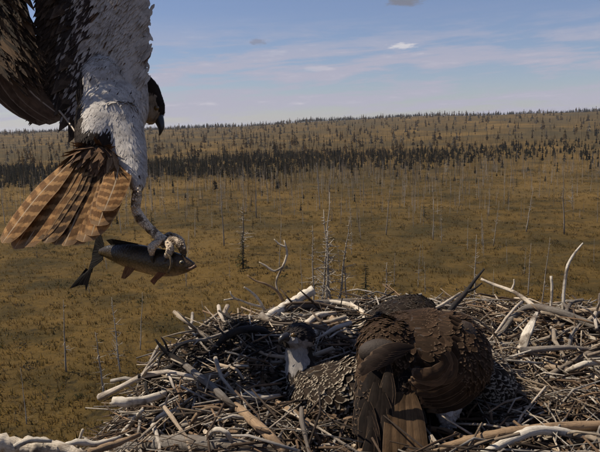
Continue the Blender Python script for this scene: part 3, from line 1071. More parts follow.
def scatter_twigs():
    rng = random.Random(78)
    mb = MB()
    pal = [(0.18, 0.115, 0.068), (0.42, 0.32, 0.22), (0.11, 0.072, 0.046), (0.64, 0.53, 0.40), (0.055, 0.038, 0.027), (0.30, 0.19, 0.11), (0.42, 0.375, 0.32), (0.70, 0.62, 0.51), (0.08, 0.057, 0.04)]
    n = 0
    while n < 8000:
        t = rng.uniform(0, 6.283); q = math.sqrt(rng.random()) * 1.06
        x, y = NCX + NRX * q * math.cos(t), NCY + NRY * q * math.sin(t)
        if not clear_of_birds(x, y, 0.0):
            continue
        L = rng.uniform(0.03, 0.19); r = rng.uniform(0.0008, 0.0030)
        az = rng.uniform(0, 6.28); el = rng.gauss(0.05, 0.24)
        dx, dy, dz = math.cos(az) * math.cos(el) * L / 2, math.sin(az) * math.cos(el) * L / 2, math.sin(el) * L / 2
        z = nest_z(x, y) + abs(rng.gauss(0, 0.016))
        b = [rng.uniform(-0.12, 0.12) * L for _ in range(3)]
        tube(mb, [(x - dx, y - dy, z - dz), (x + b[0], y + b[1], z + abs(b[2])), (x + dx, y + dy, z + dz)], [r, r * 0.9, r * 0.5], sides=4,
             knob=0.1, rng=rng, tint=np.array(rng.choice(pal)) * rng.uniform(0.7, 1.25))
        n += 1
    mb.build('twig_litter', M_STICKT, nest, kind='stuff')
    mb = MB()
    for i in range(760):                     # fine twigs of hump and root tangle, their shade put into a near-black tint
        if i < 260:
            x, y = rng.gauss(0.235, 0.085), rng.gauss(1.66, 0.09)
        else:
            x, y = rng.gauss(-0.19, 0.085), rng.gauss(1.38, 0.09)
        if not clear_of_birds(x, y, 0.0):
            continue
        L = rng.uniform(0.03, 0.11); r = rng.uniform(0.0010, 0.0030)
        az = rng.uniform(0, 6.28); el = rng.gauss(0.08, 0.35)
        dx, dy, dz = math.cos(az) * math.cos(el) * L / 2, math.sin(az) * math.cos(el) * L / 2, math.sin(el) * L / 2
        z = nest_z(x, y) + rng.random() * 0.03
        tube(mb, [(x - dx, y - dy, z - dz), (x, y, z + 0.08 * L), (x + dx, y + dy, z + dz)], [r, r * 0.9, r * 0.5], sides=4,
             knob=0.1, rng=rng, tint=np.array((0.030, 0.025, 0.021)) * rng.uniform(0.6, 1.8))
    mb.build('shaded_twigs', M_STICKT, nest, kind='stuff')
    mb = MB()
    n = 0
    pal = [(0.17, 0.115, 0.07), (0.42, 0.32, 0.21), (0.10, 0.067, 0.043), (0.66, 0.55, 0.42), (0.055, 0.039, 0.028), (0.26, 0.17, 0.10)]
    while n < 8500:
        t = rng.uniform(0, 6.283); q = math.sqrt(rng.random()) * 1.05
        x, y = NCX + NRX * q * math.cos(t), NCY + NRY * q * math.sin(t)
        if not clear_of_birds(x, y, -0.02):
            continue
        z = nest_z(x, y) + abs(rng.gauss(0, 0.009)) + 0.002
        L, w, h = rng.uniform(0.005, 0.022), rng.uniform(0.002, 0.006), rng.uniform(0.0008, 0.002)
        M = Matrix.Rotation(rng.uniform(0, 6.28), 3, 'Z') @ Matrix.Rotation(rng.gauss(0, 0.5), 3, 'Y') @ Matrix.Rotation(rng.gauss(0, 0.6), 3, 'X')
        V = []
        for sx in (-1, 0, 1):
            for sy, sz in ((-1, -1), (1, -1), (1, 1), (-1, 1)):
                ww = w * (1 if sx == 0 else rng.uniform(0.2, 0.8))
                v = M @ Vector((sx * L, sy * ww, sz * h + (0.15 * L if sx == 0 else 0)))
                V.append((x + v.x, y + v.y, z + v.z))
        F = []
        for i in range(2):
            for k in range(4):
                a = i * 4 + k; b = i * 4 + (k + 1) % 4
                F.append((a, b, b + 4, a + 4))
        F += [(3, 2, 1, 0), (8, 9, 10, 11)]
        mb.add(V, F, [(v[0] * 30, v[1] * 30) for v in V], np.array(rng.choice(pal)) * rng.uniform(0.6, 1.25))
        n += 1
    mb.build('bark_chips', M_STICKT, nest, kind='stuff', smooth=False)


def branch(name, label, cat, pix, rpx, mat, sides=9, n=14, knob=0.13, extra=(), seed=0, group=None, flat=1.0):
    """a branch lying on the nest; pix: list of (photo x, photo y, height above nest top); rpx: radius in photo px"""
    rng = random.Random(seed + 900)
    mb = MB()
    def world(path):
        return [nest_at(p[0], p[1], p[2]) if len(p) == 3 else at(p[0], p[1], p[2] + 0 * p[3]) for p in path]
    P = world(pix)
    rr = rpx if hasattr(rpx, '__len__') else [rpx] * len(P)
    rad = [q * project(p)[2] / FPX for q, p in zip(rr, P)]
    tube(mb, P, rad, sides=sides, n=n, knob=knob, rng=rng, ry=[r * flat for r in rad])
    for path, q in extra:
        Q = world(path)
        q = q if hasattr(q, '__len__') else [q] * len(Q)
        tube(mb, Q, [w * project(p)[2] / FPX for w, p in zip(q, Q)], sides=6, n=max(6, 3 * len(Q)), knob=knob, rng=rng)
    o = mb.build(name, mat)
    # put the origin at the branch itself
    c = Vector(P[len(P) // 2])
    o.data.transform(Matrix.Translation(-c)); o.location = c
    return tag(o, label, cat, group)


BR = 'large branches lying on the nest'


def D(px, py, d):          # explicit depth
    return (px, py, d, 0)


branch('branch', 'thick bleached log along the bottom left edge of the nest', 'branch', [D(-30, 447, .98), D(-5, 444, .985), D(20, 445, .99), D(38, 447, .985), D(60, 448, .98), D(88, 457, .96)], [8, 9.5, 7.5, 8.5, 6, 4], M_PALE, knob=0.32, n=34, group=BR, seed=1)
branch('branch', 'thick grey brown log across the bottom of the nest left of centre', 'branch', [(112, 449, .02), (160, 443, .02), (220, 446, .02), (300, 456, .02)], [6, 8, 8, 7], M_GREY, n=22, group=BR, seed=2, knob=0.16)
branch('branch', 'knobbly white branch end pointing up right above the small bird head', 'branch', [(240, 338, .02), (262, 321, .025), (284, 307, .035), (300, 298, .04), (314, 290, .045)], [3, 5, 5.2, 4.8, 4.4], M_PALE, n=22, knob=0.3, group=BR, seed=3)
branch('branch', 'straight grey log along the back rim of the nest', 'branch', [(262, 313, .01), (300, 306, .015), (350, 303, .015), (412, 300, .015)], [3, 4.6, 4.6, 3.5], M_GREY, n=18, group=BR, seed=4)
branch('branch', 'thin pale forked twig reaching left over the bog', 'branch', [D(266, 313, 1.7), D(258, 299, 1.68), D(250, 291, 1.67), D(244, 287, 1.66)], [1.6, 1.4, 1.1, .7], M_PALE, sides=6,
       extra=[([D(262, 307, 1.69), D(250, 304, 1.66), D(236, 299, 1.62), D(224, 300, 1.6)], [1.4, 1.2, 1, .7]), ([D(238, 300, 1.63), D(232, 296, 1.6), D(230, 291, 1.6)], [1, .8, .5])], group=BR, seed=5)
branch('branch', 'thin curving twig arching up left from the white branch end', 'branch', [D(283, 301, 1.76), D(277, 291, 1.75), D(266, 284, 1.74), D(256, 281, 1.74), D(247, 275, 1.74)], [1.5, 1.4, 1.2, 1, .6], M_TAN, sides=6, group=BR, seed=6)
branch('branch', 'small pale antler shaped twig standing clear of the nest against the bog', 'branch', [D(281, 300, 1.8), D(276, 282, 1.8), D(284, 264, 1.8), D(287, 252, 1.8), D(284, 240, 1.8)], [1.0, .9, 1.2, 1.1, .6], M_PALE, sides=6,
       extra=[([D(283, 267, 1.8), D(274, 271, 1.79), D(266, 266, 1.79), D(259, 262, 1.79)], [1.2, 1.2, 1, .6]), ([D(286, 247, 1.8), D(279, 244, 1.8), D(274, 239, 1.8)], [1, .9, .5])], group=BR, seed=7)
branch('branch', 'pale hooked branch curving round beside the dark bird back behind the adult', 'branch', [(310, 304, .03), (330, 302, .035), (350, 305, .035), (363, 313, .03), (364, 323, .02), (352, 331, .015)], [2, 2.4, 2.4, 3, 3, 2.2], M_PALE, n=20, group=BR, seed=8, extra=[([(362, 320, .03), (350, 322, .03), (344, 316, .035)], [2, 1.6, 1])])
branch('branch', 'short chalk white stub of wood right of the small bird head', 'branch', [(310, 336, .03), (320, 332, .03), (332, 331, .03)], [4, 5, 3], M_PALE, group=BR, seed=9, n=8)
branch('branch', 'flat pale splinter board leaning above the stub beside the back log', 'branch', [(304, 326, .02), (318, 316, .035), (336, 313, .03)], [3, 3.6, 2], M_PALE, group=BR, seed=10, n=9)
branch('branch', 'long grey forked branch arching over the right side of the nest', 'branch', [(492, 346, .02), (503, 331, .03), (515, 316, .045), (530, 307, .055), (560, 312, .05), (584, 322, .04), (618, 336, .03)], [2.2, 2.6, 3, 3.4, 3.8, 3.8, 3.4], M_GREY, n=30, group=BR, seed=11,
       extra=[([(566, 313, .05), (570, 304, .055), (576, 301, .06), (584, 300, .06)], [2.6, 2, 1.6, .9]), ([(568, 309, .05), (563, 302, .06), (562, 294, .07)], [1.8, 1.3, .7])])
branch('branch', 'thin pale branch sloping down right behind the splinter of wood', 'branch', [D(481, 279, 1.78), D(495, 285, 1.76), D(512, 291, 1.72), D(526, 300, 1.68), D(537, 309, 1.64)], [1.2, 1.6, 1.9, 2.2, 2.2], M_PALE, n=18, group=BR, seed=12,
       extra=[([D(511, 291, 1.72), D(514, 284, 1.72), D(514, 279, 1.72)], [1.3, 1, .6])])
branch('branch', 'dark stick poking up right beside the brown bird', 'branch', [D(446, 316, 1.5), D(456, 303, 1.53), D(466, 292, 1.56), D(474, 281, 1.58), D(484, 269, 1.6)], [3, 2.8, 2.3, 1.6, .9], M_DARK, n=14, group=BR, seed=13,
       extra=[([D(466, 292, 1.56), D(474, 289, 1.56), D(482, 283, 1.57)], [1.6, 1.2, .6])])
branch('wood_splinter', 'broad flat pale splinter standing up in the right of the nest', 'wood splinter', [(517, 366, .01), (521, 352, .03), (527, 333, .06), (537, 312, .085)], [3.4, 4.8, 5.0, 1.6], M_PALE, n=12, knob=0.08, sides=8, flat=0.3, group=BR, seed=14)
branch('branch', 'long brown log along the bottom right edge', 'branch', [(428, 458, .02), (452, 446, .025), (500, 434, .03), (550, 428, .03), (620, 424, .03)], [4, 5, 5, 5, 5], M_TAN, n=24, group=BR, seed=15)
branch('branch', 'pale wavy branch in front of the brown log at bottom right', 'branch', [(478, 456, .03), (510, 440, .04), (532, 431, .04), (556, 431, .035), (584, 436, .03), (620, 438, .03)], [3.4, 4.4, 4.8, 4.4, 4.2, 4], M_PALE, n=26, group=BR, seed=16)
branch('branch', 'short tan stick lying below the white leg of the brown bird', 'branch', [(428, 428, .02), (446, 431, .025), (474, 441, .03)], [2.6, 3, 2.6], M_TAN, n=10, group=BR, seed=17)
branch('branch', 'pale sawn looking log end at the left rim of the nest', 'branch', [D(113, 401, 1.2), D(128, 402, 1.2), D(145, 400, 1.22), D(165, 394, 1.26)], [4.8, 5.2, 4.6, 3.6], M_PALE, n=12, group=BR, seed=18)
branch('root', 'dark spiky root sticking up at the left rim of the nest', 'root', [D(200, 392, 1.34), D(186, 370, 1.36), D(172, 356, 1.38), D(163, 349, 1.38), D(155, 339, 1.38)], [4, 4.5, 3.4, 2.0, .9], M_DARK, n=18, group=BR, seed=19,
       extra=[([D(172, 356, 1.38), D(178, 347, 1.38), D(189, 342, 1.38)], [2, 1.4, .7]), ([D(166, 352, 1.38), D(160, 357, 1.38), D(158, 368, 1.36)], [1.8, 1.3, .7]), ([D(168, 352, 1.38), D(165, 343, 1.38), D(161, 337, 1.38)], [1.6, 1.1, .6]),
              ([D(178, 362, 1.37), D(160, 374, 1.34), D(138, 376, 1.32)], [3.4, 3, 2.4]), ([D(148, 375, 1.33), D(146, 388, 1.3), D(152, 398, 1.28)], [2, 1.6, 1])])
branch('branch', 'dark arched branch at the left of the small bird', 'branch', [(206, 360, .02), (222, 340, .05), (240, 330, .06), (262, 330, .05), (276, 340, .03)], [2, 3.2, 3.6, 3.2, 2.4], M_DARK, n=18, group=BR, seed=20,
       extra=[([(226, 338, .06), (222, 332, .07), (214, 326, .08)], [1.6, 1.1, .6])])
branch('branch', 'grey branch slanting down right through the dark root tangle', 'branch', [(186, 366, .05), (204, 380, .045), (222, 396, .04), (236, 408, .03)], [3.4, 4, 3.6, 2.4], M_GREY, n=14, group=BR, seed=21)
branch('branch', 'thick tan stick slanting toward the bottom edge left of the speckled bird', 'branch', [(236, 406, .03), (252, 420, .035), (270, 437, .035), (286, 452, .03)], [4, 5, 5.2, 4.6], M_TAN, n=14, group=BR, seed=22, knob=0.18)
branch('branch', 'short split tan branch lying just in front of the speckled bird', 'branch', [(276, 402, .03), (292, 412, .03), (312, 424, .025)], [2.6, 3.6, 3], M_TAN, n=10, group=BR, seed=23, knob=0.2)
branch('branch', 'pale curling bark strip in the front of the nest', 'branch', [(190, 424, .03), (200, 412, .04), (214, 408, .03), (228, 412, .02)], [1.8, 2.4, 2.4, 1.4], M_TAN, n=14, group=BR, seed=24)
branch('branch', 'smooth pale bent stick standing upright at the far right', 'branch', [D(563, 314, 1.62), D(564, 290, 1.62), D(567, 268, 1.62), D(574, 254, 1.62), D(583, 243, 1.62)], [1.4, 1.5, 1.5, 1.2, .7], M_PALE, n=14, group=BR, seed=25)
branch('branch', 'short chalky twig standing upright left of the bent stick', 'branch', [D(550, 312, 1.66), D(552, 290, 1.66), D(551, 276, 1.66)], [1.2, 1.3, 1.4], M_PALE, n=8, group=BR, seed=26)
branch('branch', 'pale forked twig in the front left of the nest', 'branch', [(150, 424, .03), (164, 414, .04), (180, 411, .03)], [2, 2.4, 2], M_PALE, n=10, group=BR, seed=27, extra=[([(164, 414, .04), (166, 402, .06), (170, 394, .08)], [1.6, 1.4, .9])])
branch('branch', 'short pale stick slanting up at the left end of the grey log', 'branch', [(118, 440, .02), (130, 425, .05), (142, 410, .07)], [2.4, 3, 2], M_PALE, n=10, group=BR, seed=28)
branch('branch', 'thin pale twig standing up above the bottom left log', 'branch', [D(78, 448, 1.05), D(80, 438, 1.05), D(83, 429, 1.05)], [1.4, 1.6, 1.4], M_PALE, n=8, group=BR, seed=29)
branch('branch', 'short pale broken stick across the bottom left log', 'branch', [D(14, 447, .95), D(30, 440, .96), D(52, 441, .97)], [2.4, 2.8, 1.6], M_PALE, n=10, group=BR, seed=30, knob=0.25)
branch('branch', 'crooked pale stick between the bottom left log and the grey log', 'branch', [D(58, 449, 1.0), D(78, 442, 1.02), D(96, 444, 1.03), D(120, 437, 1.05)], [2.6, 3.4, 3.0, 1.8], M_PALE, n=14, group=BR, seed=31, knob=0.25)
branch('branch', 'tan stick with bark resting on the left end of the grey log', 'branch', [D(88, 452, 1.0), D(112, 445, 1.02), D(140, 434, 1.05)], [2.8, 3.4, 2.2], M_TAN, n=12, group=BR, seed=32, knob=0.22)
branch('branch', 'small curled pale root lying left of the slanting tan stick', 'branch', [(206, 442, .03), (214, 430, .05), (226, 432, .05), (232, 442, .03)], [1.8, 2.6, 2.6, 1.6], M_PALE, n=14, group=BR, seed=33, knob=0.25)
branch('branch', 'pale split stick just left of the small bird body', 'branch', [(246, 392, .03), (262, 398, .04), (280, 396, .03)], [2.2, 3.2, 2.0], M_PALE, n=10, group=BR, seed=34, knob=0.25)
branch('branch', 'pale short stick in the far right corner of the nest', 'branch', [(566, 372, .03), (584, 364, .045), (606, 362, .03)], [2.4, 3.0, 2.2], M_PALE, n=10, group=BR, seed=35, knob=0.25)
# ================================================================ BIRDS: shared
M_FDARK = feather_mat('brown_plumage', edge=(0.16, 0.105, 0.065), edge_w=0.10, edge_s=0.55, shaft=(0.02, 0.014, 0.01), shaft_w=0.03, shaft_s=0.5, transl=0.02)
M_FSCAL = feather_mat('scalloped_plumage', edge=(0.36, 0.295, 0.215), edge_w=0.19, edge_s=0.85, shaft=(0.03, 0.022, 0.016), shaft_w=0.03, shaft_s=0.4, transl=0.04)
M_FBACK = feather_mat('shaded_scalloped_plumage', edge=(0.085, 0.07, 0.055), edge_w=0.16, edge_s=0.7, shaft_s=0.0, transl=0.02)  # scalloped plumage again, with shade put into its duller edge colour
M_FWHITE = feather_mat('white_plumage', edge_s=0, shaft_s=0, transl=0.05)
M_FTAIL = feather_mat('barred_tail_vane', edge=(0.34, 0.23, 0.13), edge_w=0.10, edge_s=0.45, shaft=(0.50, 0.39, 0.26), shaft_w=0.03, shaft_s=0.7, bars=8.5, bar_col=(0.56, 0.32, 0.13), bar_s=0.5, transl=0.3)
M_FWING = feather_mat('dark_wing_vane', edge=(0.22, 0.16, 0.11), edge_w=0.10, edge_s=0.6, shaft=(0.42, 0.33, 0.24), shaft_w=0.035, shaft_s=0.75, transl=0.06)
M_FUNDER = feather_mat('under_wing_vane', edge=(0.10, 0.075, 0.055), edge_w=0.10, edge_s=0.4, shaft=(0.10, 0.08, 0.06), shaft_w=0.025, shaft_s=0.5, bars=5.0, bar_col=(0.10, 0.072, 0.05), bar_s=0.6, transl=0.05)
M_BODY = skin_mat('bird_down', scale=220, contrast=0.4, bstr=0.6)
M_HORN = skin_mat('horn', scale=300, rough=0.35, contrast=0.2, bstr=0.15, spec=0.5)
M_SCALE, _s = new_mat('scaly_leg_skin')
_b = _s.n('ShaderNodeAttribute', None, attribute_name='tint')
_c = _s.n('ShaderNodeTexCoord').outputs['Object']
_v = _s.n('ShaderNodeTexVoronoi', {'Vector': _c, 'Scale': 230.0}, feature='DISTANCE_TO_EDGE').outputs['Distance']
_n = _s.noise(_c, 42.0, 4, 0.65).outputs[0]
_k = _s.mix(_s.ss(_n, 0.47, 0.60), _b.outputs['Color'], _s.mix(1.0, _b.outputs['Color'], (0.20, 0.17, 0.14), 'MULTIPLY'))
_k = _s.mix(_s.ss(_v, 0.0, 0.09), _s.mix(1.0, _k, (0.22, 0.19, 0.16), 'MULTIPLY'), _k)
finish(M_SCALE, _s, _k, 0.6, bump=_v, bstr=0.8, bdist=0.003, spec=0.25)
M_EYE, _g = new_mat('bird_eye')
finish(M_EYE, _g, _g.mix(_g.ss(_g.math('ABSOLUTE', _g.n('ShaderNodeSeparateXYZ', {0: _g.n('ShaderNodeTexCoord').outputs['Object']}).outputs[0]), 0.0, 0.004), (0.01, 0.008, 0.005), (0.10, 0.055, 0.012)), 0.08, spec=0.6)


def vr(dx, dy, dz=0.0):
    """direction given by photo right, photo down, away from camera"""
    return np.array(_r * dx - _u * dy + _f * dz)


def pe(mb, px, py, d, rx, ry, rz, rot=0.0, tint=(1, 1, 1)):
    """ellipsoid, radii in photo px (rz in metres)"""
    k = (d + DOFF) * DMUL / FPX; rz = rz * DMUL
    c, s = math.cos(rot), math.sin(rot)
    ell(mb, at(px, py, d), [vr(c, s) * rx * k, vr(-s, c) * ry * k, vr(0, 0, 1) * rz], tint=tint)


def ptube(mb, pts, rad, **kw):
    """tube through (px, py, d) with radii in photo px"""
    P = [at(*p) for p in pts]
    rr = rad if hasattr(rad, '__len__') else [rad] * len(pts)
    k = [(p[2] + DOFF) * DMUL / FPX for p in pts]
    ryy = kw.pop('ry', None)
    if ryy is not None:
        kw['ry'] = [a * b for a, b in zip(ryy if hasattr(ryy, '__len__') else [ryy] * len(pts), k)]
    tube(mb, P, [a * b for a, b in zip(rr, k)], up=kw.pop('up', tuple(-_f)), **kw)


def quill(name, path, wpx, mat, tint, parent, nrm=None, rows=14, cols=5, camber=0.2, kind='flight', ripple=0.0):
    """one long feather as its own object, following a path of (px, py, d)"""
    v, w = fshape(kind, rows)
    CC = catmull([np.array(at(*p)) for p in path], 60)
    C = [CC[min(int(round(q * 59)), 59)] for q in v]
    k = (path[len(path) // 2][2] + DOFF) * DMUL / FPX
    us = np.linspace(-1, 1, cols)
    V, U = [], []
    for i in range(rows):
        t = unit(C[min(i + 1, rows - 1)] - C[max(i - 1, 0)])
        nn = np.array(-_f) if nrm is None else np.asarray(nrm, dtype=float)
        nn = unit(nn - t * np.dot(nn, t)); s = np.cross(t, nn)
        for u in us:
            V.append(C[i] + s * u * w[i] * wpx * k * 0.5 - nn * (camber * u * u * w[i] * wpx * k * 0.5) + nn * ripple * math.sin(i * 1.7 + u * 2))
            U.append(((u + 1) / 2, v[i]))
    F = []
    for i in range(rows - 1):
        for j in range(cols - 1):
            a = i * cols + j
            F.append((a, a + 1, a + cols + 1, a + cols))
    mb = MB(); mb.add(V, F, U, tint)
    return mb.build(name, mat, parent)


def body_obj(mb, name, color, parent, voxel=0.006, sm=5, mat=None):
    v, f, nn = remesh(mb, voxel, sm)
    b = MB(); b.add(v, f, None, np.array([color(p) for p in v]))
    return b.build(name, mat or M_BODY, parent), v, f


# ================================================================ FLYING OSPREY
def lerp(a, b, t):
    return tuple(x + (y - x) * t for x, y in zip(a, b))


def flying_osprey():
    rng = random.Random(31); nr = np.random.RandomState(31)
    B = Vector(at(112, 120, 1.2))
    t = thing('osprey', 'osprey landing with raised wings and spread brown tail, gripping a fish', 'osprey', B)
    mb = MB()
    ptube(mb, [(92, 152, 1.10), (102, 135, 1.14), (113, 112, 1.2), (124, 92, 1.26), (138, 84, 1.30), (149, 93, 1.315), (153, 106, 1.32)],
          [16, 27, 33, 25, 13.5, 11.5, 10], n=26, sides=20)
    pe(mb, 109, 96, 1.22, 31, 44, 0.06)
    ptube(mb, [(116, 120, 1.16), (128, 150, 1.12), (135, 172, 1.09), (138, 188, 1.075)], [26, 18, 12, 6.5], n=14, sides=16)      # near thigh
    ptube(mb, [(112, 120, 1.22), (116, 150, 1.24), (120, 172, 1.24)], [22, 14, 7], n=10, sides=14)                              # far thigh
    pe(mb, 153.5, 104, 1.32, 10.5, 17, 0.026, rot=-0.28)                                                                           # head
    pe(mb, 150, 113, 1.31, 8, 12, 0.02, rot=-0.1)

    def col(p):
        px, py, d = project(p)
        if d > 1.285 and px > 143:
            line = 150 + (py - 82) * 0.12
            if px > line + 5 or py < 95:
                return (0.026, 0.019, 0.015)
            return (0.30, 0.235, 0.165) if py > 97 else (0.12, 0.09, 0.07)
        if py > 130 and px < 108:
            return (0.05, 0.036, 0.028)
        return (0.50, 0.465, 0.42)
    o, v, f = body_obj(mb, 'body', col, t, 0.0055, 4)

    def flow(p):
        px, py, d = project(p)
        if d > 1.285 and px > 140:
            return vr(-0.3, -1.0, -0.2)
        if px > 116 and py > 118:
            return vr(0.15, 1, -0.05)
        return vr(-0.25, 1, -0.4)

    def size(p):
        px, py, d = project(p)
        if d > 1.285 and px > 140:
            return 0.013, 0.008
        if py > 150:
            return 0.013, 0.0045
        return 0.019, 0.006

    def fcol(p):
        px, py, d = project(p)
        if d > 1.285 and px > 141:
            return col(p)
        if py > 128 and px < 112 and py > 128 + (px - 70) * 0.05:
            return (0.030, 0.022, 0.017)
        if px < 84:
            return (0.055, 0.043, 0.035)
        c = (0.54, 0.50, 0.45)
        if nr.rand() < 0.02:
            return (0.05, 0.035, 0.03)
        return c
    pm = MB()
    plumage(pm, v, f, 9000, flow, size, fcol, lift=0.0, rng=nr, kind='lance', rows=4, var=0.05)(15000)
    pm.build('body_plumage', M_FWHITE, t, kind='stuff')
    # beak, eye
    mb = MB()
    ptube(mb, [(156, 113, 1.318), (159.5, 121, 1.315), (161, 128, 1.313), (159.5, 135.5, 1.312)], [6.2, 4.8, 3.2, 0.6], ry=[5, 4, 2.6, 0.5], n=12, sides=10, tint=(0.022, 0.02, 0.02))
    mb.build('beak', M_HORN, t)
    mb = MB(); pe(mb, 156.5, 108, 1.296, 2.6, 2.6, 0.004); e = mb.build('eye', M_EYE, t)
    # ---- right wing, raised, pale underside towards us
    S_ = np.array(SUN_DIR)
    arm = [(124, 108, 1.205), (132, 40, 1.19), (134, -45, 1.17)]
    for q_ in (0.12, 0.26):
        arm.append(project(np.array(at(134, -45, 1.17)) + S_ * q_ + np.array(_u) * 0.05))
    mb = MB()
    ptube(mb, arm, [15, 13, 12, 10, 5], ry=[11, 8, 7, 6, 4], n=24, sides=14, tint=(0.50, 0.46, 0.42))
    wing = mb.build('wing', M_BODY, t)

    def armp(s):
        s = s * (len(arm) - 1); i = min(int(s), len(arm) - 2)
        return lerp(arm[i], arm[i + 1], s - i)
    ws = Vector((0, 0, 0))
    for k in range(13):                     # secondaries, tips to the left
        s = 0.06 + 0.66 * k / 12
        a = armp(s)
        b = (a[0] - 26, a[1] + 4, a[2] + 0.016 + 0.0011 * (k % 3))
        L = 62 + 8 * math.sin(k)
        tip = (a[0] - 26 - L * 0.86, a[1] + L * (0.82 - 0.02 * k), a[2] + 0.012 + rng.uniform(-0.006, 0.006))
        if k < 3:
            tip = (tip[0] + 22 - 6 * k, min(tip[1], 146 - 4 * k), tip[2])
        md = ((b[0] + tip[0]) / 2 - 3, (b[1] + tip[1]) / 2 - 4, (b[2] + tip[2]) / 2)
        quill('flight_feather', [b, md, tip], 30, M_FUNDER, np.array((0.046, 0.033, 0.024)) * rng.uniform(0.7, 1.5), wing, kind='lance')
    for k in range(10):                     # primaries, above the frame
        a = armp(0.72 + 0.28 * k / 9)
        b = (a[0] - 6, a[1], a[2] + 0.012)
        dr = unit(S_ * 1.0 + np.array(_r) * (-0.55 + 0.085 * k) + np.array(_u) * (-0.25 + 0.055 * k))
        tip = project(np.array(at(*b)) + dr * (0.21 + 0.016 * k))
        quill('flight_feather', [b, lerp(b, tip, 0.5), tip], 40, M_FUNDER, np.array((0.045, 0.036, 0.030)) * rng.uniform(0.8, 1.3), wing)
    pm = MB()
    for i in range(6500):                   # lining and under wing coverts
        s = nr.rand() * 0.98
        a = armp(s)
        q = nr.rand()
        off = 16 - 106 * q
        jag = 4 * math.sin(s * 60) + nr.uniform(-4, 4)
        x, y = a[0] + off + (jag if q < 0.1 else 0), a[1] + nr.uniform(-5, 5)
        if y > 112:
            continue
        d = a[2] - 0.014 * math.sqrt(max(0.0, 1 - ((off + 4) / 22.0) ** 2)) + 0.010 * q if abs(off + 4) < 22 else a[2] + 0.004 + 0.010 * q
        r_ = nr.rand()
        if q < 0.50:
            c = (0.52, 0.48, 0.43) if r_ > 0.025 else (0.14, 0.09, 0.06)
        elif q < 0.63:
            c = (0.48, 0.44, 0.4) if r_ > 0.45 else (0.06, 0.045, 0.04)
        elif q < 0.78:
            c = (0.040, 0.032, 0.028) if r_ > 0.3 else (0.30, 0.27, 0.24)
        else:
            c = (0.036, 0.026, 0.019) if r_ > 0.3 else (0.075, 0.053, 0.036)
        sz = 0.025 if q < 0.5 else 0.036
        feather(pm, at(x, y, d), vr(-0.55, 0.9, -0.12 + nr.uniform(-.05, .05)), vr(0.1 + nr.uniform(-.2, .2), 0, -1), sz * nr.uniform(0.8, 1.25), sz * 0.34, np.array(c) * nr.uniform(0.9, 1.07), rows=5, kind='lance', soft=unit(vr(-0.15 + 0.9 * smooth(0.30, 0.0, q), 0, -1)))
    for i in range(420):                    # shaggy leading edge
        s = nr.rand() * 0.55
        a = armp(s)
        if a[1] > 86:
            continue
        feather(pm, at(a[0] + 8 + nr.uniform(-3, 4), a[1] + nr.uniform(-5, 5), a[2] + nr.uniform(-0.004, 0.012)), vr(0.45 + nr.uniform(-.3, .3), 0.9, nr.uniform(-.2, .2)), vr(0.4, 0, -1),
                0.026 * nr.uniform(0.7, 1.2), 0.010, np.array((0.52, 0.48, 0.44)) * nr.uniform(0.85, 1.08), rows=5, soft=unit(vr(0.7, -0.2, -1)))
    pm.build('under_wing_coverts', M_FWHITE, wing, kind='stuff')
    # ---- left wing: behind, upper side towards us, reaching up left out of the frame
    arm2 = [(80, 114, 1.28), (46, 80, 1.25), (20, 24, 1.215), (-15, -130, 1.16)]
    for q_ in (0.12, 0.26):
        arm2.append(project(np.array(at(-15, -130, 1.16)) + S_ * q_ + np.array(_f) * 0.35 * q_))
    mb = MB()
    ptube(mb, arm2, [11, 11, 11, 12, 10, 5], ry=[7, 7, 6, 6, 5, 3], n=24, sides=14, tint=(0.06, 0.045, 0.035))
    wing2 = mb.build('wing', M_BODY, t)

    def arm2p(s):
        s = s * (len(arm2) - 1); i = min(int(s), len(arm2) - 2)
        return lerp(arm2[i], arm2[i + 1], s - i)
    tips = [(64, 119), (57, 122), (47, 123), (38, 119), (28, 109), (16, 101), (3, 95), (-14, 86)]
    for k, (tx, ty) in enumerate(tips):
        s = 0.16 + 0.058 * k
        a = arm2p(s)
        b = (tx - 62 - 2 * k, ty - 84 - 3 * k, 1.185 - 0.003 * k)
        d1 = 1.215 - 0.002 * k
        md = ((b[0] + tx) / 2 - 8, (b[1] + ty) / 2 + 8, (b[2] + d1) / 2 - 0.008)
        quill('flight_feather', [b, md, (tx, ty, d1)], 25, M_FWING, np.array((0.085, 0.052, 0.032)) * rng.uniform(0.6, 1.4), wing2, nrm=vr(0.35, -0.2, -1))
    for k in range(10):
        a = arm2p(0.62 + 0.38 * k / 9)
        dr = unit(S_ * 0.8 + np.array(_f) * (-0.30 + 0.11 * k) + np.array(_u) * (-0.30 + 0.07 * k))
        tip = project(np.array(at(*a)) + dr * (0.20 + 0.016 * k))
        quill('flight_feather', [(a[0], a[1], a[2] - .004), lerp(a, tip, 0.5), tip], 40, M_FWING, np.array((0.07, 0.05, 0.036)) * rng.uniform(0.8, 1.3), wing2)
    pm = MB()
    for i in range(1900):
        s = nr.rand() ** 0.9
        a = arm2p(s)
        q = nr.rand()
        x, y = a[0] + 6 - 30 * q + nr.uniform(-3, 3), a[1] + (105 if s > 0.5 else 60) * q + nr.uniform(-6, 6)
        if y > 96 - 0.45 * max(0, 60 - x) or (y > 0 and x > 16 + 0.46 * y):
            continue
        d = a[2] - 0.014 - 0.024 * q
        c = [(0.050, 0.033, 0.021), (0.085, 0.053, 0.031), (0.12, 0.072, 0.038), (0.026, 0.019, 0.014)][nr.randint(4)]
        feather(pm, at(x, y, d), vr(0.62 + nr.uniform(-.12, .12), 0.80, -0.08 + nr.uniform(-.04, .04)), vr(0.3, -0.2, -1), 0.058 * nr.uniform(0.8, 1.25), 0.015, np.array(c) * nr.uniform(0.8, 1.2), rows=6, kind='lance', soft=unit(vr(-0.3, -0.3, -1)))
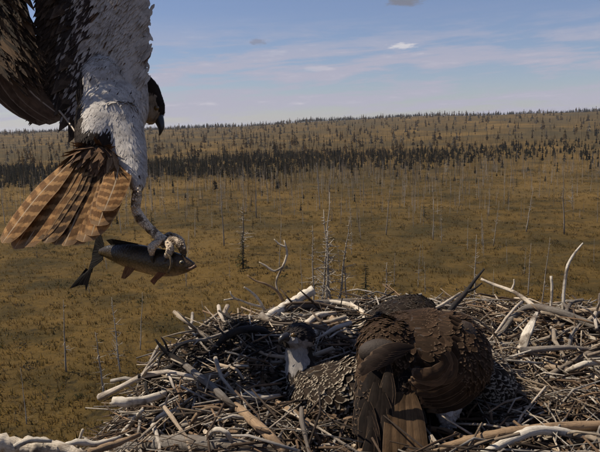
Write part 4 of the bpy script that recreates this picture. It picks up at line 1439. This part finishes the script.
    pm.build('wing_coverts', M_FDARK, wing2, kind='stuff')
    mb = MB()
    ptube(mb, [(57, 108, 1.21), (70, 124, 1.18), (86, 150, 1.10)], [1.3, 1.1, 0.7], n=8, sides=5, tint=(0.35, 0.27, 0.19))
    mb.build('feather_shaft', M_HORN, wing2)
    # ---- tail, spread and coming towards us down left
    mb = MB()
    pe(mb, 96, 166, 1.090, 25, 21, 0.016, rot=0.15, tint=(0.06, 0.04, 0.028))
    tv, tf = mb.v[0], list(mb.f)
    tail = mb.build('tail', M_BODY, t)
    tipsT = [(2, 243), (14, 249), (24, 247), (34, 240), (45, 243), (55, 245), (64, 246), (74, 245), (83, 242), (91, 236), (98, 226), (104, 211)]
    for k, (tx, ty) in enumerate(tipsT):
        q = k / 11
        b = (76 + 44 * q, 156 + 3 * math.sin(q * 3.14), 1.085 + 0.02 * q)
        d1 = 1.005 + 0.02 * q + 0.0035 * (k % 2) - 0.0022 * k
        md = (b[0] * 0.5 + tx * 0.5 + (6 * (q - 0.4)), b[1] * 0.5 + ty * 0.5 - 2, (b[2] + d1) / 2 - 0.006)
        base = (0.22, 0.112, 0.045) if k not in (3, 4, 5) else (0.075, 0.043, 0.024)
        quill('tail_feather', [b, md, (tx, ty, d1)], 31 + 3 * math.sin(k), M_FTAIL, np.array(base) * rng.uniform(0.75, 1.25), tail,
              nrm=vr(-0.25 + 0.3 * q, -0.75, -0.75), camber=0.16)
    pm = MB()
    def tcol(p):
        px, py, d = project(p)
        c = [(0.10, 0.058, 0.034), (0.15, 0.085, 0.048), (0.20, 0.12, 0.068), (0.07, 0.043, 0.029)][nr.randint(4)]
        return c if px < 111 else (0.30, 0.195, 0.11)
    plumage(pm, tv, tf, 700, lambda p: vr(-0.40 + (project(p)[0] - 90) * 0.014, 0.80, -0.40), lambda p: (0.046, 0.012), tcol, lift=-0.10, rng=nr, kind='lance', rows=6)(700)
    pm.build('tail_coverts', M_FDARK, tail, kind='stuff')
    # ---- leg and foot
    globals()['DOFF'] = -0.065
    mb = MB()
    cream = np.array((0.74, 0.58, 0.40))
    ptube(mb, [(137.5, 182, 1.14), (137, 196, 1.135), (135.5, 208, 1.13), (141, 219, 1.125), (150, 229, 1.122), (160, 238, 1.12), (167, 244, 1.12)],
          [3.6, 5.2, 4.8, 5.4, 4.4, 5.0, 6.0], n=26, sides=10, knob=0.07, rng=rng, tint=cream)
    for k in range(60):
        q = rng.random()
        i = min(int(q * 5), 4)
        a = [(138, 188), (137, 198), (136, 208), (143, 220), (152, 230), (162, 239)]
        x = a[i][0] + (a[i + 1][0] - a[i][0]) * (q * 5 - i) + rng.uniform(-4.5, 4.5); y = a[i][1] + (a[i + 1][1] - a[i][1]) * (q * 5 - i) + rng.uniform(-2, 2)
        pe(mb, x, y, 1.121 - 0.002 * rng.random(), 1.5, 1.0, 0.0018, rot=rng.uniform(0.4, 1.2), tint=cream * rng.choice([0.6, 0.8, 1.0, 1.1]))
    leg = mb.build('leg', M_SCALE, t)
    toes = [[(163, 240, 1.115), (157, 243, 1.100), (152, 248, 1.092), (152, 255, 1.094)], [(168, 241, 1.115), (176, 241, 1.10), (182, 247, 1.092), (184, 254, 1.096)],
            [(167, 243, 1.112), (170, 246, 1.092), (170, 251, 1.087), (166, 257, 1.091)], [(164, 240, 1.13), (170, 236, 1.15), (180, 241, 1.165), (182, 252, 1.17)]]
    for k, T in enumerate(toes):
        mb = MB()
        ptube(mb, T, [5.0, 3.9, 4.4, 2.6], n=14, sides=10, knob=0.12, rng=rng, tint=cream * rng.uniform(0.7, 1.0))
        for j in range(12):
            q = rng.random(); p = lerp(T[1], T[2], q) if j % 2 else lerp(T[0], T[1], q)
            pe(mb, p[0] + rng.uniform(-3, 3), p[1] + rng.uniform(-3, 3), p[2] - 0.0075, 1.2, 1.0, 0.0014, tint=cream * rng.choice([0.6, 0.8, 1.0, 1.1]))
        mb.build('toe', M_SCALE, leg)
        mb = MB(); e = T[3]
        dx = (1, -1, -1, -1)[k] if k else 1
        ptube(mb, [e, (e[0] + dx * 0.3, e[1] + 4.5, e[2] + 0.001), (e[0] + dx * 3, e[1] + 10, e[2] + 0.006)], [2.4, 1.9, 0.3], n=8, sides=7, tint=(0.02, 0.018, 0.017))
        mb.build('talon', M_HORN, leg)
    globals()['DOFF'] = 0.0
    return t


DMUL = 1.15
OSP = flying_osprey()
DOFF = -0.065


# ================================================================ FISH
def fish():
    rng = random.Random(5)
    c = Vector(at(145, 258, 1.12))
    t = thing('fish', 'dark brown fish hanging crosswise in the talons of the flying osprey', 'fish', c)
    m, g = new_mat('fish_scales')
    base = g.n('ShaderNodeAttribute', None, attribute_name='tint')
    tcn = g.n('ShaderNodeTexCoord')
    vo = g.n('ShaderNodeTexVoronoi', {'Vector': tcn.outputs['Object'], 'Scale': 260.0})
    nz = g.noise(tcn.outputs['Object'], 60, 4, 0.6).outputs[0]
    colr = g.mix(g.math('MULTIPLY', g.ss(vo.outputs['Distance'], 0.3, 0.75), 0.55), base.outputs['Color'], g.mix(1.0, base.outputs['Color'], (0.35, 0.33, 0.3), 'MULTIPLY'))
    colr = g.mix(g.math('MULTIPLY', g.ss(nz, 0.5, 0.7), 0.4), colr, (0.03, 0.026, 0.018))
    finish(m, g, colr, 0.36, bump=vo.outputs['Distance'], bstr=0.35, bdist=0.0015, spec=0.28)
    mb = MB()
    ptube(mb, [(100, 252, 1.165), (108, 252, 1.155), (124, 254.5, 1.14), (142, 258.5, 1.125), (160, 262.5, 1.112), (175, 264, 1.10), (186, 265, 1.093), (194, 265.5, 1.088)],
          [3.0, 6.5, 11.5, 13.6, 13.8, 12, 8, 3.0], ry=[2, 4.5, 8.5, 10.5, 10.5, 9, 6.5, 2.5], n=40, sides=22, up=tuple(-_f))
    V = mb.v[0]; T = []
    ys = [(100, 252), (124, 254.5), (142, 258.5), (160, 262.5), (175, 264), (196, 265.5)]
    for p in V:
        px, py, d = project(p)
        cy = np.interp(px, [q[0] for q in ys], [q[1] for q in ys])
        k = (py - cy) / 13.0
        kk = smooth(96, 135, px)  # tint darkens towards the tail: shade put into the colour
        a = np.array((0.011, 0.009, 0.006)); b = np.array((0.095, 0.062, 0.025)) * (0.6 + 0.4 * kk); e = np.array((0.34, 0.22, 0.10)) * (0.35 + 0.65 * kk)
        q = a + (b - a) * smooth(-0.75, 0.2, k) + (e - b) * smooth(0.35, 1.0, k)
        if px > 168:
            q = q * 0.9 + np.array((0.04, 0.022, 0.01)) * smooth(168, 180, px)
        T.append(q)
    mb.c[0] = np.array(T)
    mb.build('body', m, t)
    mf, g = new_mat('fish_fin')
    base = g.n('ShaderNodeAttribute', None, attribute_name='tint')
    uv = g.n('ShaderNodeUVMap', None, uv_map='UVMap')
    wv = g.noise(g.n('ShaderNodeVectorMath', {0: uv.outputs[0], 1: (26.0, 1.5, 1.0)}, operation='MULTIPLY').outputs[0], 1.0, 2, 0.5).outputs[0]
    finish(mf, g, g.mix(g.ss(wv, 0.4, 0.62), base.outputs['Color'], g.mix(1.0, base.outputs['Color'], (0.35, 0.32, 0.3), 'MULTIPLY')), 0.5, bump=wv, bstr=0.6, bdist=0.002, transl=0.1, spec=0.05)

    def fin(name, root, tips, tint, thick=0.0012):
        """fan between a root edge (2 points) and a row of tips"""
        mb = MB(); n = len(tips); rows = 5
        V, U, F = [], [], []
        for sgn in (-1, 1):
            for i in range(rows):
                tt = i / (rows - 1)
                for j in range(n):
                    rt = lerp(root[0], root[1], j / (n - 1))
                    p = np.array(at(*lerp(rt, tips[j], tt))) + np.array(_f) * sgn * thick * (1 - 0.8 * tt)
                    V.append(p); U.append((j / (n - 1), tt))
        q = rows * n
        for i in range(rows - 1):
            for j in range(n - 1):
                a = i * n + j
                F.append((a, a + 1, a + n + 1, a + n)); F.append((q + a + n, q + a + n + 1, q + a + 1, q + a))
        mb.add(V, F, U, tint)
        return mb.build(name, mf, t)
    fin('tail_fin', [(104, 244, 1.158), (103, 260, 1.158)],
        [(99, 227, 1.17), (96, 236, 1.172), (94, 246, 1.175), (92, 254, 1.175), (92, 258, 1.174), (90, 264, 1.172), (88, 272, 1.17)], (0.020, 0.017, 0.013))
    fin('tail_fin', [(97, 252, 1.17), (92, 272, 1.172)], [(86, 292, 1.165), (85, 285, 1.166), (80, 285, 1.166), (69, 289, 1.165), (78, 278, 1.168), (86, 268, 1.17)], (0.020, 0.017, 0.014))
    fin('dorsal_fin', [(112, 246, 1.15), (140, 244, 1.125)], [(106, 240, 1.152), (112, 239, 1.147), (119, 240, 1.14), (127, 241.5, 1.135), (135, 243, 1.13)], (0.032, 0.027, 0.02))
    fin('pelvic_fin', [(126, 264, 1.128), (137, 267, 1.12)], [(121, 278, 1.122), (125, 279, 1.12), (130, 275, 1.118), (134, 270, 1.116)], (0.26, 0.12, 0.045))
    fin('pectoral_fin', [(158, 272, 1.098), (166, 273, 1.094)], [(150, 281, 1.092), (154, 285, 1.09), (158, 280, 1.09), (163, 276, 1.09)], (0.26, 0.10, 0.04))
    mb = MB()
    ptube(mb, [(166, 252, 1.084), (170.5, 258, 1.079), (171.5, 265, 1.0785), (168, 273, 1.082)], [1.0, 1.5, 1.6, 0.9], n=12, sides=6, tint=(0.12, 0.085, 0.045))
    mb.build('gill_cover', m, t)
    mb = MB(); pe(mb, 181.5, 262.5, 1.0795, 2.2, 2.2, 0.004, tint=(0.22, 0.18, 0.09)); e = mb.build('eye', M_HORN, t)
    mb = MB(); pe(mb, 181.7, 262.5, 1.0765, 1.5, 1.5, 0.0022, tint=(0.01, 0.01, 0.01)); mb.build('pupil', M_HORN, e)
    mb = MB()
    ptube(mb, [(196, 265.5, 1.085), (191, 268.5, 1.082), (185.5, 268.8, 1.081)], [1.8, 1.5, 0.6], n=8, sides=6, tint=(0.16, 0.09, 0.05))
    mb.build('mouth', m, t)


fish()
DOFF, DMUL = 0.0, 1.0


# ================================================================ BROWN BIRD WITH ITS BACK TO US
def brown_bird():
    rng = random.Random(41); nr = np.random.RandomState(41)
    t = thing('osprey', 'big brown osprey hunched in the nest with its back turned, wings drooping', 'osprey', at(425, 420, 1.1))
    mb = MB()
    pe(mb, 424, 347, 1.16, 58, 38, 0.11)
    pe(mb, 452, 356, 1.12, 37, 44, 0.075, rot=-0.15)
    pe(mb, 388, 348, 1.11, 30, 32, 0.06)
    pe(mb, 404, 382, 1.10, 30, 26, 0.06)
    ptube(mb, [(380, 360, 1.09), (374, 395, 1.05), (371, 430, 1.02), (372, 462, 0.99)], [22, 18, 15, 8], ry=[12, 10, 8, 5], n=14, sides=14)
    ptube(mb, [(430, 340, 1.22), (440, 345, 1.30), (446, 372, 1.33)], [30, 20, 16], n=10, sides=14)
    ptube(mb, [(446, 392, 1.10), (447, 408, 1.085), (449, 424, 1.075)], [17, 12, 5], n=10, sides=14)
    ptube(mb, [(398, 392, 1.10), (398, 412, 1.08)], [16, 8], n=8, sides=12)

    def col(p):
        px, py, d = project(p)
        if py > 399 and px > 432:
            return (0.42, 0.39, 0.35)
        return (0.040, 0.027, 0.019)
    o, v, f = body_obj(mb, 'body', col, t, 0.006, 5)

    def flow(p):
        px, py, d = project(p)
        if py > 399 and px > 432:
            return vr(0.1, 1)
        if px > 412:
            dx, dy = px - 422, py - 374
            return vr(-dy + 0.25 * -dx, dx + 4 - 0.25 * dy, 0) + vr(0, 0, -8)
        return vr(-0.25, 1, -0.4)

    def size(p):
        px, py, d = project(p)
        if py > 399 and px > 432:
            return 0.022, 0.012
        if py < 335:
            return 0.026, 0.013
        return 0.032, 0.014

    def fcol(p):
        px, py, d = project(p)
        if py > 399 and 435 < px < 460:
            return (0.46, 0.43, 0.39)
        if py > 372 and px < 418:
            return (0.016, 0.012, 0.010)  # shade under the wing, painted into the feathers as near black
        k = nr.rand()
        c = np.array((0.033, 0.0195, 0.0110)) if k > 0.25 else np.array((0.056, 0.033, 0.019))
        if math.hypot((px - 440) / 22.0, (py - 378) / 14.0) < 1 and k > 0.4:
            c = np.array((0.115, 0.066, 0.034))
        if math.hypot((px - 375) / 16.0, (py - 343) / 10.0) < 1 and k > 0.3:
            c = np.array((0.10, 0.062, 0.038))
        return c
    pm = MB()
    plumage(pm, v, f, 7000, flow, size, fcol, lift=-0.02, rng=nr, rows=6, var=0.13)(7000)
    pm.build('body_plumage', M_FDARK, t, kind='stuff')
    # long folded wing feathers curling round the right side
    mb = MB()
    pe(mb, 462, 350, 1.08, 20, 30, 0.02, tint=(0.045, 0.03, 0.02))
    wing = mb.build('wing', M_BODY, t)
    for k in range(10):
        R_ = 60 - 4.8 * k
        pth = []
        for a in np.linspace(-66 + 4 * k + rng.uniform(-6, 6), 92 + 6 * k, 6):
            aa = RAD(a)
            pth.append((428 + R_ * 0.98 * math.cos(aa), 362 + (R_ * 0.80) * math.sin(aa), 1.075 - 0.0055 * k - 0.012 * math.sin(max(aa, 0))))
        pth = [(q[0] + rng.uniform(-2.5, 2.5), q[1] + rng.uniform(-2, 2), q[2]) for q in pth]
        quill('flight_feather', pth, rng.uniform(10, 14), M_FDARK, np.array((0.042, 0.025, 0.0145)) * rng.uniform(0.75, 1.35) * (1.9 if k in (7, 8) else 1), wing, nrm=vr(0.25, -0.15, -1), rows=18, camber=0.3, ripple=0.0015)
    mb = MB()
    pe(mb, 382, 352, 1.06, 24, 14, 0.02, tint=(0.04, 0.028, 0.02))
    wing = mb.build('wing', M_BODY, t)
    for k in range(16):
        y0 = 366 + 4.2 * k + rng.uniform(-3, 3); x0 = rng.uniform(366, 386) + (6 if y0 < 385 else 0); d0 = 1.045 - (y0 - 366) * 0.0008
        quill('flight_feather', [(x0, y0, d0), (x0 + rng.uniform(-6, 3), y0 + 26, d0 - 0.016), (x0 + rng.uniform(-8, 6), y0 + 54, d0 - 0.03)], rng.uniform(11, 16), M_FDARK,
              np.array((0.018, 0.013, 0.010)) * rng.uniform(0.7, 1.3), wing, nrm=vr(-0.3, -0.1, -1))  # shade on the drooping left wing is part of this tint
    for k in range(8):
        quill('flight_feather', [(414 - 3 * k, 346 + 2 * k + rng.uniform(-1, 1), 1.024 - .001 * k), (393 - 3 * k, 347 + 2.6 * k, 1.014 - .001 * k), (372 - 2.5 * k + rng.uniform(-4, 4), 352 + 3.2 * k, 1.017 - .001 * k)], 10, M_FDARK, np.array((0.024, 0.016, 0.012)) * rng.uniform(0.8, 1.3), wing, nrm=vr(-0.2, -0.5, -1))
    # tail
    mb = MB(); pe(mb, 403, 394, 1.065, 11, 8, 0.02, tint=(0.04, 0.028, 0.02))
    tail = mb.build('tail', M_BODY, t)
    for k in range(9):
        q = k / 8
        quill('tail_feather', [(393 + 20 * q, 392, 1.035), (391 + 28 * q, 425, 0.998 + 0.002 * (k % 2)), (388 + 36 * q, 472 - 6 * abs(q - .5), 0.955 + 0.003 * (k % 2))], 14, M_FDARK,
              np.array((0.070, 0.043, 0.023)) * rng.uniform(0.45, 1.5), tail, nrm=vr(0.1, -0.5, -1))
    mb = MB()
    ptube(mb, [(448.5, 420, 1.075), (450.5, 434, 1.068), (452, 450, 1.06)], [2.6, 2.5, 2.8], n=10, sides=8, knob=0.1, rng=rng, tint=(0.36, 0.34, 0.31))
    leg = mb.build('leg', M_SCALE, t)
    for k, (dx, dy) in enumerate(((-9, 4), (1, 9), (10, 5), (5, -3))):
        mb = MB()
        ptube(mb, [(452, 450, 1.06), (452 + dx * .6, 450 + dy * .4, 1.055), (452 + dx, 451 + dy, 1.05)], [2.8, 2.6, 1.8], n=8, sides=7, knob=0.1, rng=rng, tint=(0.33, 0.31, 0.28))
        mb.build('toe', M_SCALE, leg)
        mb = MB()
        ptube(mb, [(452 + dx, 451 + dy, 1.05), (452 + dx * 1.3, 451 + dy * 1.2, 1.045), (452 + dx * 1.5, 455 + dy * 1.3, 1.045)], [1.5, 1.2, 0.3], n=6, sides=6, tint=(0.025, 0.022, 0.02))
        mb.build('talon', M_HORN, leg)
    # lowered head, on the far side
    mb = MB(); ptube(mb, [(448, 378, 1.345), (450, 386, 1.35), (449, 394, 1.348)], [6, 4, 0.6], n=8, sides=8, tint=(0.02, 0.018, 0.018))
    mb.build('beak', M_HORN, t)


brown_bird()


# ================================================================ THE TWO SPECKLED YOUNG ONES
def young_left():
    rng = random.Random(51); nr = np.random.RandomState(51)
    t = thing('young_osprey', 'small speckled osprey with dark cap and white throat lying left of the brown bird', 'osprey', at(325, 412, 1.2))
    mb = MB()
    pe(mb, 332, 396, 1.20, 46, 33, 0.085, rot=-0.12)
    pe(mb, 350, 385, 1.17, 26, 26, 0.05)
    ptube(mb, [(318, 398, 1.22), (304, 376, 1.235), (299, 356, 1.245), (298, 342, 1.25)], [28, 18, 13.5, 13], n=16, sides=18)
    pe(mb, 299, 337, 1.255, 16, 14.5, 0.036)
    pe(mb, 292, 338, 1.235, 11, 9, 0.026)

    def col(p):
        px, py, d = project(p)
        if py < 338 + (px - 300) * 0.25 and py < 352:
            return (0.026, 0.022, 0.021)
        if px > 307 + max(0, (350 - py)) * 0.1 or px < 286 or py > 370:
            return (0.03, 0.024, 0.02)
        if py < 374 and px < 312:
            return (0.30, 0.275, 0.25)
        return (0.03, 0.022, 0.016)
    o, v, f = body_obj(mb, 'body', col, t, 0.0055, 4)

    def flow(p):
        px, py, d = project(p)
        if py < 345:
            return vr(0.9, 0.35)
        if py < 376 and px < 314:
            return vr(0.1, 1)
        return vr(0.8, 0.55, -0.2)

    def size(p):
        px, py, d = project(p)
        if py < 348:
            return 0.014, 0.009
        if py < 376 and px < 316:
            return 0.02, 0.011
        return (0.019, 0.012) if px < 330 else (0.026, 0.018)

    def fc_head(p):
        px, py, d = project(p)
        if py < 374 and px < 313:
            return col(p)
        return None

    def fc_body(p):
        px, py, d = project(p)
        if py < 371 and px < 309:
            return None
        return (0.034, 0.023, 0.015) if nr.rand() > 0.3 else (0.020, 0.014, 0.010)
    pm = MB()
    plumage(pm, v, f, 2600, flow, size, fc_head, lift=0.08, rng=nr, var=0.1)(2600)
    pm.build('head_plumage', M_FWHITE, t, kind='stuff')
    pm = MB()
    plumage(pm, v, f, 3000, flow, size, fc_body, lift=0.05, rng=nr)(3000)
    pm.build('back_plumage', M_FSCAL, t, kind='stuff')
    mb = MB(); pe(mb, 362, 392, 1.15, 18, 20, 0.02, tint=(0.04, 0.03, 0.022))
    wing = mb.build('wing', M_BODY, t)
    for k in range(5):
        quill('flight_feather', [(348 + 2 * k, 378 + 6 * k, 1.125), (360 + k, 388 + 5 * k, 1.112), (374, 402 + 4 * k, 1.10)], 11, M_FDARK, np.array((0.045, 0.033, 0.025)) * rng.uniform(0.8, 1.2), wing, nrm=vr(0, -0.6, -1))
    mb = MB()
    ptube(mb, [(287, 337, 1.215), (283, 338, 1.207), (280.5, 341, 1.204), (280, 345, 1.204)], [5, 4, 2.6, 0.5], ry=[4.2, 3.4, 2.2, 0.5], n=12, sides=10, tint=(0.022, 0.02, 0.02))
    mb.build('beak', M_HORN, t)
    mb = MB(); pe(mb, 293.5, 335, 1.211, 2.4, 2.4, 0.004); mb.build('eye', M_EYE, t)


young_left()


def young_right():
    rng = random.Random(61); nr = np.random.RandomState(61)
    t = thing('young_osprey', 'speckled young osprey mostly hidden behind the right side of the brown bird', 'osprey', at(485, 405, 1.22))
    mb = MB()
    pe(mb, 478, 382, 1.25, 33, 33, 0.10, rot=0.3)
    ptube(mb, [(470, 372, 1.27), (458, 352, 1.32), (452, 342, 1.34)], [26, 17, 14], n=10, sides=14)
    pe(mb, 450, 338, 1.345, 14, 13, 0.034)
    o, v, f = body_obj(mb, 'body', lambda p: (0.045, 0.034, 0.026), t, 0.006, 4)
    pm = MB()
    plumage(pm, v, f, 1700, lambda p: vr(0.35, 0.9, -0.2), lambda p: (0.025, 0.017), lambda p: (0.034, 0.023, 0.015) if nr.rand() > 0.3 else (0.020, 0.014, 0.010), lift=0.05, rng=nr)(1700)
    pm.build('back_plumage', M_FSCAL, t, kind='stuff')
    mb = MB(); ptube(mb, [(440, 340, 1.33), (434, 342, 1.325), (431, 348, 1.325)], [5, 4, 0.6], n=8, sides=8, tint=(0.022, 0.02, 0.02))
    mb.build('beak', M_HORN, t)


young_right()

def young_back():
    nr = np.random.RandomState(71)
    t = thing('young_osprey', 'young osprey crouching in painted-in shade at the back rim, only its back showing behind the brown bird', 'osprey', at(404, 335, 1.62))
    mb = MB()
    pe(mb, 396, 322, 1.62, 30, 22, 0.10, rot=-0.25)
    pe(mb, 414, 315, 1.63, 27, 20, 0.09, rot=0.1)
    pe(mb, 378, 330, 1.60, 18, 14, 0.06, rot=-0.5)
    pe(mb, 440, 318, 1.66, 15, 13, 0.035)
    o, v, f = body_obj(mb, 'body', lambda p: (0.018, 0.014, 0.011), t, 0.007, 4)
    pm = MB()
    plumage(pm, v, f, 2400, lambda p: vr(-0.75, 0.6, -0.3), lambda p: (0.024, 0.014), lambda p: (0.022, 0.0155, 0.011) if nr.rand() > 0.3 else (0.013, 0.010, 0.008), lift=0.03, rng=nr)(2400)  # near-black tint carries the shadow lying on this back
    pm.build('back_plumage', M_FBACK, t, kind='stuff')
    mb = MB(); ptube(mb, [(452, 319, 1.65), (458, 321, 1.65), (460, 327, 1.65)], [4, 3, 0.5], n=8, sides=8, tint=(0.022, 0.02, 0.02))
    mb.build('beak', M_HORN, t)


young_back()

# sticks go in last, around the birds
for a in ((405, 405, 1.10, 0.115, 0.10), (445, 405, 1.10, 0.07, 0.09), (330, 405, 1.18, 0.095, 0.085), (305, 385, 1.22, 0.05, 0.06), (482, 396, 1.22, 0.065, 0.07), (402, 330, 1.62, 0.085, 0.08), (385, 440, 1.0, 0.05, 0.09)):
    p = at(a[0], a[1], a[2]); keep_out(p, a[3], a[4])
scatter_sticks()
scatter_twigs()
